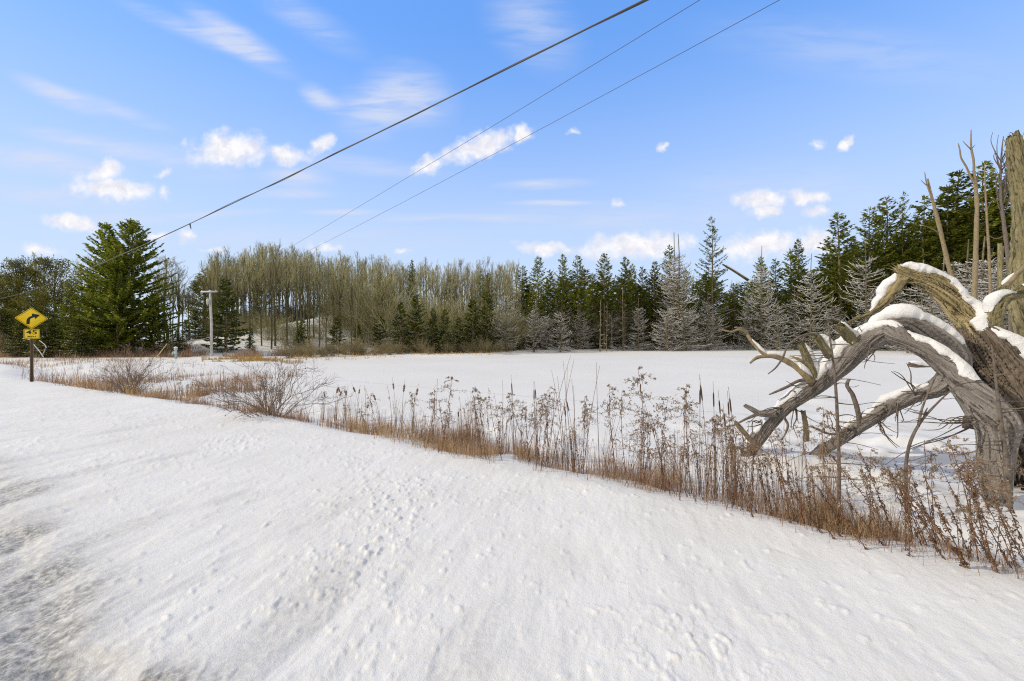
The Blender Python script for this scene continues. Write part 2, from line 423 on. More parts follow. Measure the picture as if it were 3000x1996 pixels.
def s_edge(x, y): return -sdist(x, y, EDGE)          # + on the pond side
def s_shore(x, y): return sdist(x, y, SHORE)         # + beyond the far shore
def terrain(x, y, detail=True):
    x = np.asarray(x, float).ravel(); y = np.asarray(y, float).ravel()
    s = s_edge(x, y); d2 = s_shore(x, y)
    wob = .18 * fbm(x * .9, y * .9, 3.3, 3)
    s2 = s + wob
    zn = POND_Z * sstep(-0.15, 1.9, s2)
    land = .22 * sstep(0, 1.6, d2 + .5 * vn(x * .4, y * .4)) + .035 * np.maximum(d2 - 14, 0) * sstep(-45, -25, x)
    land = np.minimum(land, 9)
    hill = 7.0 * np.exp(-((x + 27) / 24) ** 2 - ((y - 84) / 30) ** 2)
    land = land + hill * sstep(13, 27, d2)
    land = land + .12 * fbm(x * .25, y * .25, 8.0, 3) * sstep(2, 8, d2)
    z = zn + land * sstep(.5, 5, s)
    # drifts between the reeds and under the fallen tree
    dm = sstep(.2, .9, s2) * (1 - sstep(3.2, 5.2, s))
    z = z + dm * (.13 * np.maximum(fbm(x * 1.1, y * 1.1, 1.7, 3), -.1) + .05 * fbm(x * 3.1, y * 3.1, 5.5, 2))
    rt = np.exp(-((x - 7.5) / 4.2) ** 2 - ((y - 7.4) / 2.9) ** 2) * sstep(.4, 1.2, s2)
    z = z + rt * (.30 * np.maximum(fbm(x * .9, y * 1.5, 11.0, 3), -.05))
    for (mx_, my_, mr, mh) in ((7.95, 7.9, .5, .12), (8.6, 8.6, .4, .10), (9.0, 10.2, .7, .12), (10.2, 13.5, .8, .2), (8.2, 11.5, .35, .09), (7.0, 9.6, .3, .07), (8.9, 12.6, .3, .08), (6.3, 4.45, .14, .13), (6.9, 4.9, .25, .1)):
        z = z + mh * np.exp(-((x - mx_) ** 2 + (y - my_) ** 2) / mr ** 2)
    if detail:
        r = 1 - sstep(-.1, .5, s2)
        road = r * sstep(-12, -9, s)
        u1, u2 = x * .25 + y * .97, x * .97 - y * .25
        z = z + road * (.018 * fbm(x * .8, y * .8, 2.0, 3) + .006 * fbm(u2 * 9, u1 * 3.0, 4.0, 3))
        near = 1 - sstep(10, 22, np.hypot(x, y))
        patch = sstep(-.1, .5, fbm(x * .9, y * .9, 21.0, 3)) * sstep(-4.2, -3.0, s) * (1 - sstep(-.9, -.3, s))
        cl = np.maximum(fbm(x * 15, y * 15, 6.0, 3) - .10, 0)
        z = z + near * road * patch * .032 * cl
        few = np.maximum(fbm(x * 12, y * 12, 31.0, 2) - .40, 0)
        z = z + near * road * .024 * few * (1 + 1.2 * fbm(x * 34, y * 34, 33.0, 2))
        pit = np.maximum(fbm(x * 8 + 40, y * 6, 41.0, 2) - .36, 0)
        z = z - near * road * .010 * pit
        # the driven track with its ragged lip
        e = s + .28 * fbm(x * 1.3, y * 1.3, 51.0, 4)
        rut = 1 - sstep(-3.85, -3.55, e)
        z = z - road * .035 * rut + road * .012 * np.exp(-((e + 3.5) / .2) ** 2)
        z = z + near * road * rut * (.022 * fbm(u2 * 5.5, u1 * 2.4, 61.0, 4) + .010 * fbm(x * 14, y * 14, 71.0, 2))
        sw = np.maximum(fbm(u2 * 3.6, u1 * 1.4, 81.0, 4) - .12, 0) * (1 - sstep(-2.8, -1.8, s))
        z = z - near * road * .03 * sw
    return z
def gz(x, y): return float(terrain([x], [y], False)[0])
_F0, _F1 = R(-57), R(57)
th = np.concatenate([np.linspace(_F0, _F1, 940), np.linspace(_F1, 2 * math.pi + _F0, 90)[1:-1]])
rr = [0.35]
while rr[-1] < 700:
    r_ = rr[-1]; rr.append(r_ * (1.04 if r_ < 1.4 else 1.0055 if r_ < 5 else 1.009 if r_ < 16 else 1.02 if r_ < 100 else 1.08))
rr = np.array(rr)
GX = (rr[:, None] * np.sin(th)).ravel(); GY = (rr[:, None] * np.cos(th)).ravel()
GZ = terrain(GX, GY)
GS = s_edge(GX, GY); GD = s_shore(GX, GY)
nr, ntn = len(rr), len(th)
idx = np.arange(nr * ntn).reshape(nr, ntn)
a_, b_ = idx[:-1], idx[1:]
quads = np.stack([a_, b_, np.roll(b_, -1, 1), np.roll(a_, -1, 1)], -1).reshape(-1, 4)
fs, fd = GS[quads].mean(1), GD[quads].mean(1)
is_road = (fs < 0) & (fs > -9.5)
is_pond = (fs > 2.2) & (fd < 0)
e_ = GS + .28 * fbm(GX * 1.3, GY * 1.3, 51.0, 4)
_u1, _u2 = GX * .25 + GY * .97, GX * .97 - GY * .25
dirt = (1 - sstep(-3.9, -3.3, e_)) * (.5 + 1.5 * sstep(-.25, .35, fbm(_u2 * 4.5, _u1 * 1.6, 91.0, 5)))
dirt = dirt + .26 * sstep(.08, .5, fbm(_u2 * 2.6, _u1 * .9, 95.0, 5)) * (1 - sstep(-2.4, -1.2, GS))
dirt = np.clip(dirt * 1.15, 0, 1.0) * (1 - sstep(-1.2, -.4, GS))
def sheet(name, mask, m):
    q = quads[mask]; used, inv = np.unique(q, return_inverse=True)
    mb = MB(); mb.add(np.stack([GX, GY, GZ], 1)[used], inv.reshape(-1, 4))
    if name == 'road':
        c = len(used)
        mb.add([(0, 0, GZ[0])], None, None)
        first = np.searchsorted(used, idx[0]); mb.f3.append(np.stack([np.full(ntn, c), first, np.roll(first, -1)], 1))
    me = mb.mesh(name, m, True)
    at = me.attributes.new('dirt', 'FLOAT', 'POINT')
    dv = dirt[used]
    if name == 'road': dv = np.append(dv, 0)
    at.data.foreach_set('value', dv.astype(np.float32))
    o = link(name, me); o['kind'] = 'structure'; return o
sheet('road', is_road, M_ROAD)
sheet('frozen_pond', is_pond, M_POND)
sheet('snowy_ground', ~is_road & ~is_pond, M_GROUND)
# ------------------------------------------------------------------ plant builders
def along(P, i, f):                                   # points at fraction f of polylines P[i]
    k = P.shape[1]; t = np.clip(f * (k - 1), 0, k - 1.001); j = t.astype(int); u = (t - j)[:, None]
    return P[i, j] * (1 - u) + P[i, j + 1] * u, P[i, j + 1] - P[i, j]
def unit(v): return v / (np.linalg.norm(v, axis=-1, keepdims=True) + 1e-9)
def grow(rng, base, d, length, k, bend, jit):          # polylines from base along d, bent by 'bend' and jittered
    n = len(base); t = np.linspace(0, 1, k)[None, :, None]
    P = base[:, None] + d[:, None] * (t * length[:, None, None]) + np.asarray(bend)[:, None] * (t ** 2 * length[:, None, None])
    J = np.cumsum(rng.normal(0, 1, (n, k, 3)), 1) * jit * (length[:, None, None] / k); J[:, 0] = 0
    return P + J
def children_of(rng, P, n, f0, f1, spread, up, l0, lscale, taper=.5):
    m = len(P); i = np.repeat(np.arange(m), n); f = rng.uniform(f0, f1, m * n)
    b, t = along(P, i, f); t = unit(t)
    rnd = unit(np.cross(t, rng.normal(0, 1, (m * n, 3))))
    d = unit(t * math.cos(spread) + rnd * math.sin(spread) + np.array([0, 0, up]))
    ln = l0[i] * lscale * rng.uniform(.6, 1.15, m * n) * (1 - taper * (f - f0) / (f1 - f0 + 1e-9))
    return i, f, b, d, ln
def bare_tree(seed, H=14.0, forks=16, f0=.4, r0=.13, spread=.5, wide=.34, fine=5, lean=.03):
    rng = np.random.default_rng(seed)
    k = 10; z = np.linspace(0, H, k)
    T = np.stack([np.cumsum(rng.normal(0, lean * H / k, k)), np.cumsum(rng.normal(0, lean * H / k, k)), z], 1); T -= T[0]
    tb = MB(); tb.tubes(T, np.linspace(r0, .025, k), 6)
    cb = MB()
    i, f, b, d, ln = children_of(rng, T[None], forks, f0, .99, spread, .45, np.array([H]), wide, .7)
    nl = 2 + seed % 3; f = f.copy(); f[:nl] = rng.uniform(f0 * .8, f0 + .15, nl); b[:nl], _ = along(T[None], np.zeros(nl, int), f[:nl])
    d[:nl] = unit(d[:nl] * [1, 1, 0] + [0, 0, 1.7]); ln[:nl] = H * (1 - f[:nl]) * rng.uniform(.6, .78, nl)
    P1 = grow(rng, b, d, ln, 6, np.tile([0, 0, .3], (len(b), 1)), .22)
    rb = r0 * .32 * (1 - .7 * f); rb[:nl] = r0 * .62
    tb.tubes(P1, rb[:, None] * np.linspace(1, .35, 6)[None], 4)
    i, f, b, d, l2 = children_of(rng, P1, 6, .2, 1, .48, .5, ln, .45, .4)
    l2 = np.minimum(l2, 1.9)
    P2 = grow(rng, b, d, l2, 4, np.tile([0, 0, .2], (len(b), 1)), .2)
    cb.tubes(P2, np.full((len(P2), 1), .012) * np.linspace(1, .7, 4)[None], 3)
    i, f, b, d, l3 = children_of(rng, P2, fine, .2, 1, .5, .4, l2, .55, .3)
    P3 = grow(rng, b, d, np.maximum(l3, .35), 3, np.tile([0, 0, .15], (len(b), 1)), .15)
    cb.tubes(P3, np.full((len(P3), 1), .0085) * np.linspace(1, .7, 3)[None], 3)
    return [('trunk', tb.mesh('bare_trunk', M_TRUNK), []), ('crown', cb.mesh('bare_crown', M_CROWN), [])]
def needles(rng, P, ln, dens, sl, sw, hang, mb, sb, psnow, sidew=1.0):
    cnt = np.maximum((ln * dens).astype(int), 3); i = np.repeat(np.arange(len(P)), cnt)
    f = rng.uniform(.12, 1.0, len(i)) ** .8
    b, t = along(P, i, f); t = unit(t)
    side = unit(np.cross(t, [0, 0, 1.])) * rng.choice([-1, 1], len(i))[:, None]
    a = rng.uniform(.15, 1.1, len(i))[:, None] * sidew
    d = unit(t * .8 + side * a + rng.normal(0, .25, (len(i), 3)) - np.array([0, 0, 1.]) * hang * rng.uniform(0, 1.2, len(i))[:, None])
    L_ = sl * rng.uniform(.6, 1.3, len(i)) * (1 - .35 * f)
    nr_ = unit(rng.normal(0, .6, (len(i), 3)) + np.array([0, 0, .9]))
    mb.kites(b, d * L_[:, None], sw * rng.uniform(.7, 1.3, len(i)) , nr_, .02)
    if sb is not None:
        pick = (rng.random(len(i)) < psnow * (1.25 - b[:, 2] / (b[:, 2].max() + 1e-6)))
        bb, dd = b[pick] + [0, 0, .05], d[pick] * np.array([1, 1, .4])
        sb.kites(bb, dd * (L_[pick] * .75)[:, None], np.full(pick.sum(), sw * .75), unit(np.array([[0, 0, 1.]]) + rng.normal(0, .2, (pick.sum(), 3))), .05)
def spruce(seed, H=20.0, Rm=3.0, z0=.12, dens=11., sl=.42, sw=.075, droop=.25, hang=.45, needle=None, psnow=.1, pw=.75, whorl=.42, per=5, dead_to=0.0, top_sparse=0.0, snowr=.022, deadlen=1.0):
    rng = np.random.default_rng(seed)
    k = 8; T = np.stack([np.cumsum(rng.normal(0, .006 * H, k)) * .4, np.cumsum(rng.normal(0, .006 * H, k)) * .4, np.linspace(0, H, k)], 1); T -= T[0]
    tb = MB(); tb.tubes(T, np.linspace(.011 * H + .03, .015, k), 6)
    cb, sb, db = MB(), MB(), MB()
    zs = np.arange(H * z0, H * .985, whorl)
    z = np.repeat(zs, per) + rng.uniform(-.2, .2, len(zs) * per)
    hfr = (z / H - z0) / (1 - z0)
    keep = rng.random(len(z)) > top_sparse * .5
    z, hfr = z[keep], np.clip(hfr[keep], 0, 1)
    ang = rng.uniform(0, 2 * math.pi, len(z))
    ln = (Rm * np.minimum((1 - hfr) ** pw, .55 + hfr * 2.2) + .12) * rng.uniform(.62, 1.12, len(z))
    slope = -droop + (droop + .7) * hfr ** 1.6 + rng.normal(0, .1, len(z))
    d = np.stack([np.cos(ang), np.sin(ang), slope], 1)
    b, _ = along(T[None], np.zeros(len(z), int), z / H)
    P = grow(rng, b, d, ln, 5, np.stack([0 * z, 0 * z, np.full(len(z), .28)], 1), .06)
    live = z / H >= dead_to - rng.normal(0, .035, len(z))
    cb.tubes(P[live], (.012 + .012 * ln[live])[:, None] * np.linspace(1, .3, 5)[None], 3)
    needles(rng, P[live], ln[live], dens, sl, sw, hang, cb, sb, psnow)
    cb.kites(np.tile(T[-1] - [0, 0, .5], (6, 1)), unit(rng.normal(0, .25, (6, 3)) + [0, 0, 1]) * .8, np.full(6, .06), rng.normal(0, 1, (6, 3)))
    dead = ~live
    if dead.any(): dead_limbs(rng, P[dead], ln[dead] , db, sb, snowr)
    res = [('trunk', tb.mesh('spruce_trunk', M_SPRTRUNK, True), []), ('crown', cb.mesh('spruce_crown', needle or M_NEEDLE), [])]
    if dead.any(): res.append(('dead_branches', db.mesh('spruce_dead_branches', M_DEADBR), []))
    if sb.n: res.append(('snow', sb.mesh('spruce_snow', M_SNOW), []))
    return res
def dead_limbs(rng, P, ln, db, sb, snowr):
    db.tubes(P, (.014 + .010 * ln)[:, None] * np.linspace(1, .45, P.shape[1])[None], 3)
    i, f, b, d, l2 = children_of(rng, P, 3, .3, 1, .6, .12, ln, .42, .4)
    P2 = grow(rng, b, d, l2, 3, np.tile([0, 0, .2], (len(b), 1)), .1)
    db.tubes(P2, np.full((len(P2), 3), .014), 3)
    if sb is not None:
        for Q, rr_ in ((P, snowr), (P2, snowr * .72)):
            m = rng.random(len(Q)) < .8
            S = Q[m] + np.array([0, 0, rr_ * .8]); kk = Q.shape[1]
            sb.tubes(S, np.full((len(S), kk), rr_) * rng.uniform(.6, 1.15, (len(S), 1)) * np.linspace(1, .7, kk)[None], 3)
def dead_spruce(seed, H=9.0, Rm=3.0, z0=.06, top=.8, whorl=.34, per=5, droop=.45, lift=.5, snowr=.027, r0=.15, rt=.05, pw=.55):
    rng = np.random.default_rng(seed); k = 7
    T = np.stack([np.cumsum(rng.normal(0, .012 * H, k)) * .5, np.cumsum(rng.normal(0, .01 * H, k)) * .5, np.linspace(0, H, k)], 1); T -= T[0]
    tb = MB(); tb.tubes(T, np.linspace(r0, rt, k), 6)
    zs = np.arange(H * z0, H * top, whorl); z = np.repeat(zs, per) + rng.uniform(-.15, .15, len(zs) * per)
    hf = np.clip(z / H, 0, 1); ang = rng.uniform(0, 2 * math.pi, len(z))
    ln = (Rm * (1 - hf / top * .92) ** pw + .2) * rng.uniform(.35, 1.1, len(z))
    d = np.stack([np.cos(ang), np.sin(ang), -droop + rng.normal(0, .12, len(z)) + .35 * hf], 1)
    b, _ = along(T[None], np.zeros(len(z), int), hf)
    P = grow(rng, b, d, ln, 6, np.stack([0 * z, 0 * z, np.full(len(z), lift)], 1), .08)
    db, sb = MB(), MB(); dead_limbs(rng, P, ln, db, sb, snowr)
    return [('trunk', tb.mesh('dead_trunk', M_DEADBR, True), []), ('branches', db.mesh('dead_limbs', M_DEADBR), []), ('snow', sb.mesh('dead_limb_snow', M_SNOW), [])]
def round_pine(seed, H=13.0, Rm=3.2, needle=None):
    rng = np.random.default_rng(seed); k = 7
    T = np.stack([np.cumsum(rng.normal(0, .1, k)), np.cumsum(rng.normal(0, .1, k)), np.linspace(0, H * .93, k)], 1); T -= T[0]
    tb = MB(); tb.tubes(T, np.linspace(.2, .04, k), 6)
    cb = MB(); n = 130
    u = rng.uniform(.18, 1, n); ang = rng.uniform(0, 2 * math.pi, n)
    rad = Rm * np.sqrt(np.clip(1 - ((u - .5) / .52) ** 2, .02, 1)) * rng.uniform(.45, 1, n)
    tip = np.stack([np.cos(ang) * rad, np.sin(ang) * rad, H * u], 1)
    b, _ = along(T[None], np.zeros(n, int), np.clip(u - .1, .05, .98))
    ln = np.linalg.norm(tip - b, axis=1)
    P = grow(rng, b, unit(tip - b), ln, 4, np.tile([0, 0, .12], (n, 1)), .12)
    cb.tubes(P, np.full((n, 4), .03), 3)
    i = np.repeat(np.arange(n), 70)
    c = P[i, -1] + rng.normal(0, .38, (len(i), 3)) * [1, 1, .75]
    d = unit(rng.normal(0, .7, (len(i), 3)) + [0, 0, .6]) * rng.uniform(.2, .42, (len(i), 1))
    cb.kites(c, d, np.full(len(i), .05), rng.normal(0, 1, (len(i), 3)))
    return [('trunk', tb.mesh('pine_trunk', M_SPRTRUNK, True), []), ('crown', cb.mesh('pine_crown', needle or M_NEEDLE_Y), [])]
def bush(seed, H=1.6, stems=40, spread=.85, r=.011, fine=(5, 4), m=None, lean=(0, 0), spr=.5, leaves=0, jit=.2):
    rng = np.random.default_rng(seed)
    ang = rng.uniform(0, 2 * math.pi, stems); sp = np.abs(rng.normal(0, spread, stems))
    d = unit(np.stack([np.cos(ang) * sp + lean[0], np.sin(ang) * sp + lean[1], np.ones(stems)], 1))
    b = np.stack([np.cos(ang), np.sin(ang), 0 * ang], 1) * rng.uniform(0, .14 * H, stems)[:, None] - [0, 0, .1]
    ln = H * rng.uniform(.55, 1.1, stems)
    P = grow(rng, b, d, ln, 7, np.stack([np.cos(ang) * .15, np.sin(ang) * .15, -.12 + 0 * ang], 1), jit)
    mb = MB(); mb.tubes(P, np.full((stems, 1), r) * rng.uniform(.6, 1.3, (stems, 1)) * np.linspace(1, .4, 7)[None], 4)
    i, f, bb, dd, l2 = children_of(rng, P, fine[0], .25, 1, spr, .12, ln, .45, .45)
    P2 = grow(rng, bb, dd, l2, 4, np.tile([0, 0, .05], (len(bb), 1)), jit * .9)
    mb.tubes(P2, np.full((len(P2), 1), r * .45) * np.linspace(1, .6, 4)[None], 3)
    if fine[1]:
        i, f, bb, dd, l3 = children_of(rng, P2, fine[1], .2, 1, .7, .1, l2, .5, .3)
        P3 = grow(rng, bb, dd, l3, 3, np.tile([0, 0, .05], (len(bb), 1)), jit * .8)
        mb.tubes(P3, np.full((len(P3), 1), r * .28) * np.linspace(1, .7, 3)[None], 3)
        P2 = P3
    res = [('stems', mb.mesh('bush_stems', m or M_BUSH), [])]
    if leaves:
        lb = MB(); j = rng.integers(0, len(P2), leaves); c = P2[j, rng.integers(1, P2.shape[1], leaves)]
        lb.kites(c, unit(rng.normal(0, 1, (leaves, 3)) - [0, 0, .5]) * rng.uniform(.03, .07, (leaves, 1)), np.full(leaves, .012), rng.normal(0, 1, (leaves, 3)))
        res.append(('leaves', lb.mesh('bush_leaves', M_GLEAF), []))
    return res

# ------------------------------------------------------------------ far woods
rnd = random.Random(7)
BT = [bare_tree(10 + i, 14, [15, 18, 13, 16, 20, 14, 17, 12, 16, 15][i], [.42, .5, .54, .46, .52, .6, .38, .56, .5, .44][i], .125, .46, [.36, .3, .26, .36, .32, .24, .4, .27, .34, .3][i]) for i in range(10)]
def at(px, D): return ((px - CX) / F * D, D)
BTZ = [max(v.co.z for q in b for v in q[1].vertices) for b in BT]
def top_h(px, ytop, D):
    x, y = at(px, D); g = gz(x, y); return CAMZ + (HY - ytop) / F * D - g, (x, y, g - .1)
def bare(px, ytop, D, label, group, v=None, wide=1.0):
    h, loc = top_h(px, ytop, D)
    v = rnd.randrange(len(BT)) if v is None else v; sc_ = h / BTZ[v]
    return place(BT[v], 'bare_tree', label, 'tree', loc, rnd.uniform(0, 6.28), (sc_ ** .5 * wide, sc_ ** .5 * wide, sc_), group)
def skyline(px):
    xs = [-80,120,250,300,480,540,600,640,720,790,850,900,980,1060,1150,1300,1450,1600,1900,2100,2300,2500,2700,3100]
    ys = [770,755,760,745,745,810,745,735,725,715,728,735,750,752,760,768,765,790,800,800,790,770,740,720]
    return float(np.interp(px, xs, ys))
ZB = [(-200, 560, 'leafless grey tree in the woods behind the big evergreen at left'),
      (560, 1040, 'slender leafless tree in the dense bare wood above the pole and pond'),
      (1040, 1520, 'slender leafless tree in the bare wood behind the middle of the far shore'),
      (1520, 2700, 'leafless tree showing between the spruces on the far right shore')]
GB = ['bare trees behind the big evergreen', 'bare trees of the wood above the pole', 'bare trees of the wood behind mid shore', 'bare trees between the spruces']
for (x0, x1, n, d0, d1, z) in ((-150, 230, 16, 50, 66, 0), (440, 560, 9, 52, 66, 0), (610, 1040, 104, 56, 90, 1), (1040, 1520, 110, 58, 100, 2), (1500, 2120, 24, 84, 108, 3), (2120, 2700, 16, 86, 112, 3)):
    for j in range(n):
        px = x0 + (x1 - x0) * (j + rnd.random()) / n; q = rnd.random(); D = d0 + (d1 - d0) * q
        y = skyline(px) + (rnd.gauss(3, 18) if z in (1, 2) else rnd.gauss(18, 26)) + (1 - q) * rnd.choice([0, 0, 30, 90])
        bare(px, min(max(y, skyline(px) - 22), 930), D, ZB[z][2], GB[z])
for j in range(26):
    px = 612 + 17 * j + rnd.uniform(-10, 10)
    bare(px, skyline(px) + rnd.uniform(-12, 40), rnd.uniform(47, 56), 'leafless tree with a dark trunk standing at the foot of the snowy slope', 'front trees of the bare wood', None, .9)
bare(806, 692, 50, 'tallest leafless tree, with a forked top rising above the bare wood', None, 2, 1.2)
bare(842, 726, 51, 'tall leafless tree leaning beside the tallest one of the wood', None, 0, 1.1)
bare(905, 722, 53, 'tall leafless tree whose wires-side crown spreads above the wood', None, 6, 1.0)
bare(690, 728, 51, 'broad leafless tree at the left end of the bare wood', None, 6, 1.3)
bare(492, 738, 54, 'broad leafless tree with rounded pale crown right of the big evergreen', None, 4, 1.9)
bare(520, 752, 56, 'second rounded leafless tree right of the big evergreen', None, 6, 1.5)
bare(262, 740, 52, 'leafless tree just left of the big evergreen tops', None, 3, 1.3)
bare(100, 738, 58, 'thin leafless tree standing above the left woods', None, 2, 1.0)

# evergreens
SP = [spruce(100 + i, 20, 4.0, .07, 13, sl=.5, sw=.10, psnow=.07, needle=M_NEEDLE) for i in range(3)]
SH = [spruce(120 + i, 22, 4.2, .05, 13, sl=.5, sw=.10, psnow=.08, dead_to=[.36, .44, .3][i], pw=.72, whorl=.46) for i in range(3)]
SD = [spruce(140 + i, 20, 4.2, .04, 14, sl=.5, sw=.10, psnow=.09, needle=M_NEEDLE_D, dead_to=.16) for i in range(2)]
SO = [spruce(160, 24, 4.6, .2, 14, sl=.5, sw=.065, hang=1.3, droop=.1, psnow=.03, whorl=.62, per=5, dead_to=.40, top_sparse=.3)]
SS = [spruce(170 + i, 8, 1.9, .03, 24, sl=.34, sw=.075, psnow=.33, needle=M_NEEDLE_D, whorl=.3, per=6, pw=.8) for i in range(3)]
BIG = [spruce(180 + i, 15, [4.6, 6.0, 5.2][i], .09, 25, sl=.42, sw=.085, psnow=.045, needle=M_NEEDLE_B, whorl=.34, per=7, pw=.8, droop=.12, hang=.35) for i in range(3)]
def conifer(var, base_h, px, ytop, D, label, wide=1.0, group=None, name='spruce_tree', lift=0):
    h, loc = top_h(px, ytop, D); s_ = h / base_h
    if px > 1540 and name == 'spruce_tree' and var not in SO: wide *= 1.36
    return place(var, name, label, 'tree', loc, rnd.uniform(0, 6.28), (s_ * wide, s_ * wide, s_), group)
conifer(BIG[0], 15, 308, 655, 43, 'left and thinner top of the huge twin evergreen at left', 1.0)
conifer(BIG[1], 15, 386, 645, 42, 'huge dense green spruce, right half of the tall evergreen clump at left', .95)
conifer(BIG[2], 15, 345, 712, 40.5, 'shorter green spruce in front, in the middle of the big evergreen clump', .9)
conifer(BIG[2], 15, 452, 860, 42, 'low green spruce on the right flank of the big evergreen clump', 1.1)
conifer(BIG[0], 15, 268, 830, 41.5, 'low green spruce on the left flank of the big evergreen clump', 1.2)
conifer(SD[0], 20, 205, 815, 40, 'thin dark spruce left of the big evergreen clump, behind the sign', .75)
PN = [round_pine(200, 13, 3.0), round_pine(201, 13, 3.6)]
conifer(PN[0], 13, 54, 772, 50, 'round-topped pine at the far left edge', .9, None, 'pine_tree')
conifer(PN[1], 13, 168, 766, 51, 'wide round-topped brownish pine left of the big evergreen', 1.15, None, 'pine_tree')
conifer(PN[0], 13, -20, 830, 47, 'pine at the left border behind the road sign', 1.2, None, 'pine_tree')
conifer(PN[1], 13, 100, 860, 46, 'low pine directly above the yellow road sign', 1.3, None, 'pine_tree')
conifer(PN[0], 13, 596, 818, 56, 'rounded green pine behind the utility pole', 1.1, None, 'pine_tree')
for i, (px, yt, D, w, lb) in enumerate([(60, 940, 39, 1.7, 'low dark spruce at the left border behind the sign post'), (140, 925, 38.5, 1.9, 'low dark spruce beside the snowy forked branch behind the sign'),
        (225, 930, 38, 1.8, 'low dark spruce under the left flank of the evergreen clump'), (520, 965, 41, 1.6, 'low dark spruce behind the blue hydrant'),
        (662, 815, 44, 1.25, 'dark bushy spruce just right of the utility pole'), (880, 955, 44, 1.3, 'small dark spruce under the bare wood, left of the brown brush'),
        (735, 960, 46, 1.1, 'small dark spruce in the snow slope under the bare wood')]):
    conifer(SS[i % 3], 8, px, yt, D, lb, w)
for px, yt, D, w, v, lb in [(1205, 760, 66, .8, SP[0], 'tall olive spruce standing out of the bare wood in the middle'),
        (1172, 884, 49, 1.15, SS[0], 'left of the snow-dusted small dark spruces in mid shore'), (1218, 862, 50, 1.2, SS[1], 'tallest of the snow-dusted small dark spruces in mid shore'),
        (1268, 903, 50, 1.0, SS[2], 'narrow small dark spruce, third of the snow-dusted ones in mid shore'), (1303, 905, 49.5, 1.25, SS[0], 'right of the snow-dusted small dark spruces, above a snow lump'),
        (1385, 876, 54, 1.4, SS[1], 'bright green bushy spruce left of the first dead snowy tree'), (1425, 852, 56, 1.2, SS[2], 'bluish green bushy spruce just left of the first dead snowy tree'),
        (1575, 750, 66, .95, SH[0], 'first tall spruce right of the bare wood, with a twin thin top'), (1612, 790, 68, .9, SP[1], 'shorter spruce between the first and second tall spruces of the right shore'),
        (1647, 745, 66, .8, SH[1], 'second tall spruce of the right shore, with a thin spire top'), (1693, 747, 66, .95, SH[2], 'third tall spruce of the right shore'),
        (1735, 800, 70, .9, SP[2], 'lower spruce between the third and fourth tall spruces'), (1770, 742, 68, 1.0, SH[0], 'fourth tall spruce of the right shore, pointed and regular'),
        (1830, 753, 69, .9, SH[1], 'fifth tall spruce of the right shore, narrow'), (1852, 772, 72, .7, SP[0], 'thin spruce behind the fifth tall one'),
        (1882, 780, 69, .8, SD[0], 'narrow dark spruce left of the bare twin spikes'), (1917, 765, 70, .8, SD[1], 'dark spruce with snowy dead skirt left of the bare twin spikes'),
        (1962, 718, 71, .9, SH[2], 'tall dark spruce directly behind the bare twin spikes'), (2012, 790, 74, .9, SP[1], 'low spruce between the bare twin spikes and the tall open spruce'),
        (2087, 634, 72, .95, SO[0], 'tallest open spruce with drooping ragged branches, standing above the right shore'), (2150, 830, 76, 1.3, SP[2], 'wide olive spruce right of the tall open spruce'),
        (2225, 752, 77, .8, SP[0], 'spruce behind the dead snag with a broken claw top'), (2271, 757, 77, .8, SD[0], 'dark snow-flecked spruce right of the clawed snag'),
        (2316, 728, 78, .9, SP[1], 'spruce left of the small isolated spire on the right shore'), (2341, 699, 80, .7, SP[2], 'small isolated spire of a spruce left of the large pointed spruces'),
        (2385, 790, 77, 1.0, SD[1], 'lower dark spruce behind the leaning grey dead trunk'), (2459, 622, 73, 1.0, SP[1], 'large pointed dark spruce left of the fallen tree'),
        (2544, 607, 74, .95, SH[1], 'tall spruce with dead snowy skirt above the left limb of the fallen tree'), (2500, 700, 78, 1.0, SD[0], 'dark spruce between two large pointed spruces'),
        (2599, 575, 74, .95, SH[0], 'tall spruce above the stub of the upper fallen limb'), (2643, 562, 73, .75, SO[0], 'tall ragged spruce above the peak of the fallen tree'),
        (2706, 575, 72, 1.0, SH[2], 'tall spruce behind the leaning forked dead trunk'), (2775, 544, 70, .9, SD[1], 'dark spruce between the leaning and the upright dead trunks'),
        (2804, 503, 70, 1.05, SD[0], 'highest dark spruce left of the upright forked dead trunk'), (2872, 478, 68, .95, SH[1], 'tall spruce right of the upright forked dead trunk'),
        (2928, 540, 67, 1.05, SD[1], 'dark spruce beside the big barkless snag at right'), (2985, 470, 66, 1.0, SH[0], 'spruce behind the big snag at the right border'), (3060, 480, 66, 1.1, SD[0], 'dark spruce past the right border'),
        (2660, 660, 80, 1.1, SD[1], 'dark spruce deep behind the peak of the fallen tree'), (2745, 640, 80, 1.1, SD[0], 'dark spruce deep behind the leaning forked trunk'), (2840, 610, 78, 1.2, SD[1], 'dark spruce deep behind the upright forked trunk'),
        (2570, 690, 82, 1.1, SP[0], 'spruce deep behind the stub of the upper limb'), (2425, 740, 82, 1.1, SD[1], 'dark spruce deep behind the large pointed spruce')]:
    conifer(v, 8 if v in SS else 24 if v in SO else 22 if v in SH else 20, px, yt, D, lb, w)

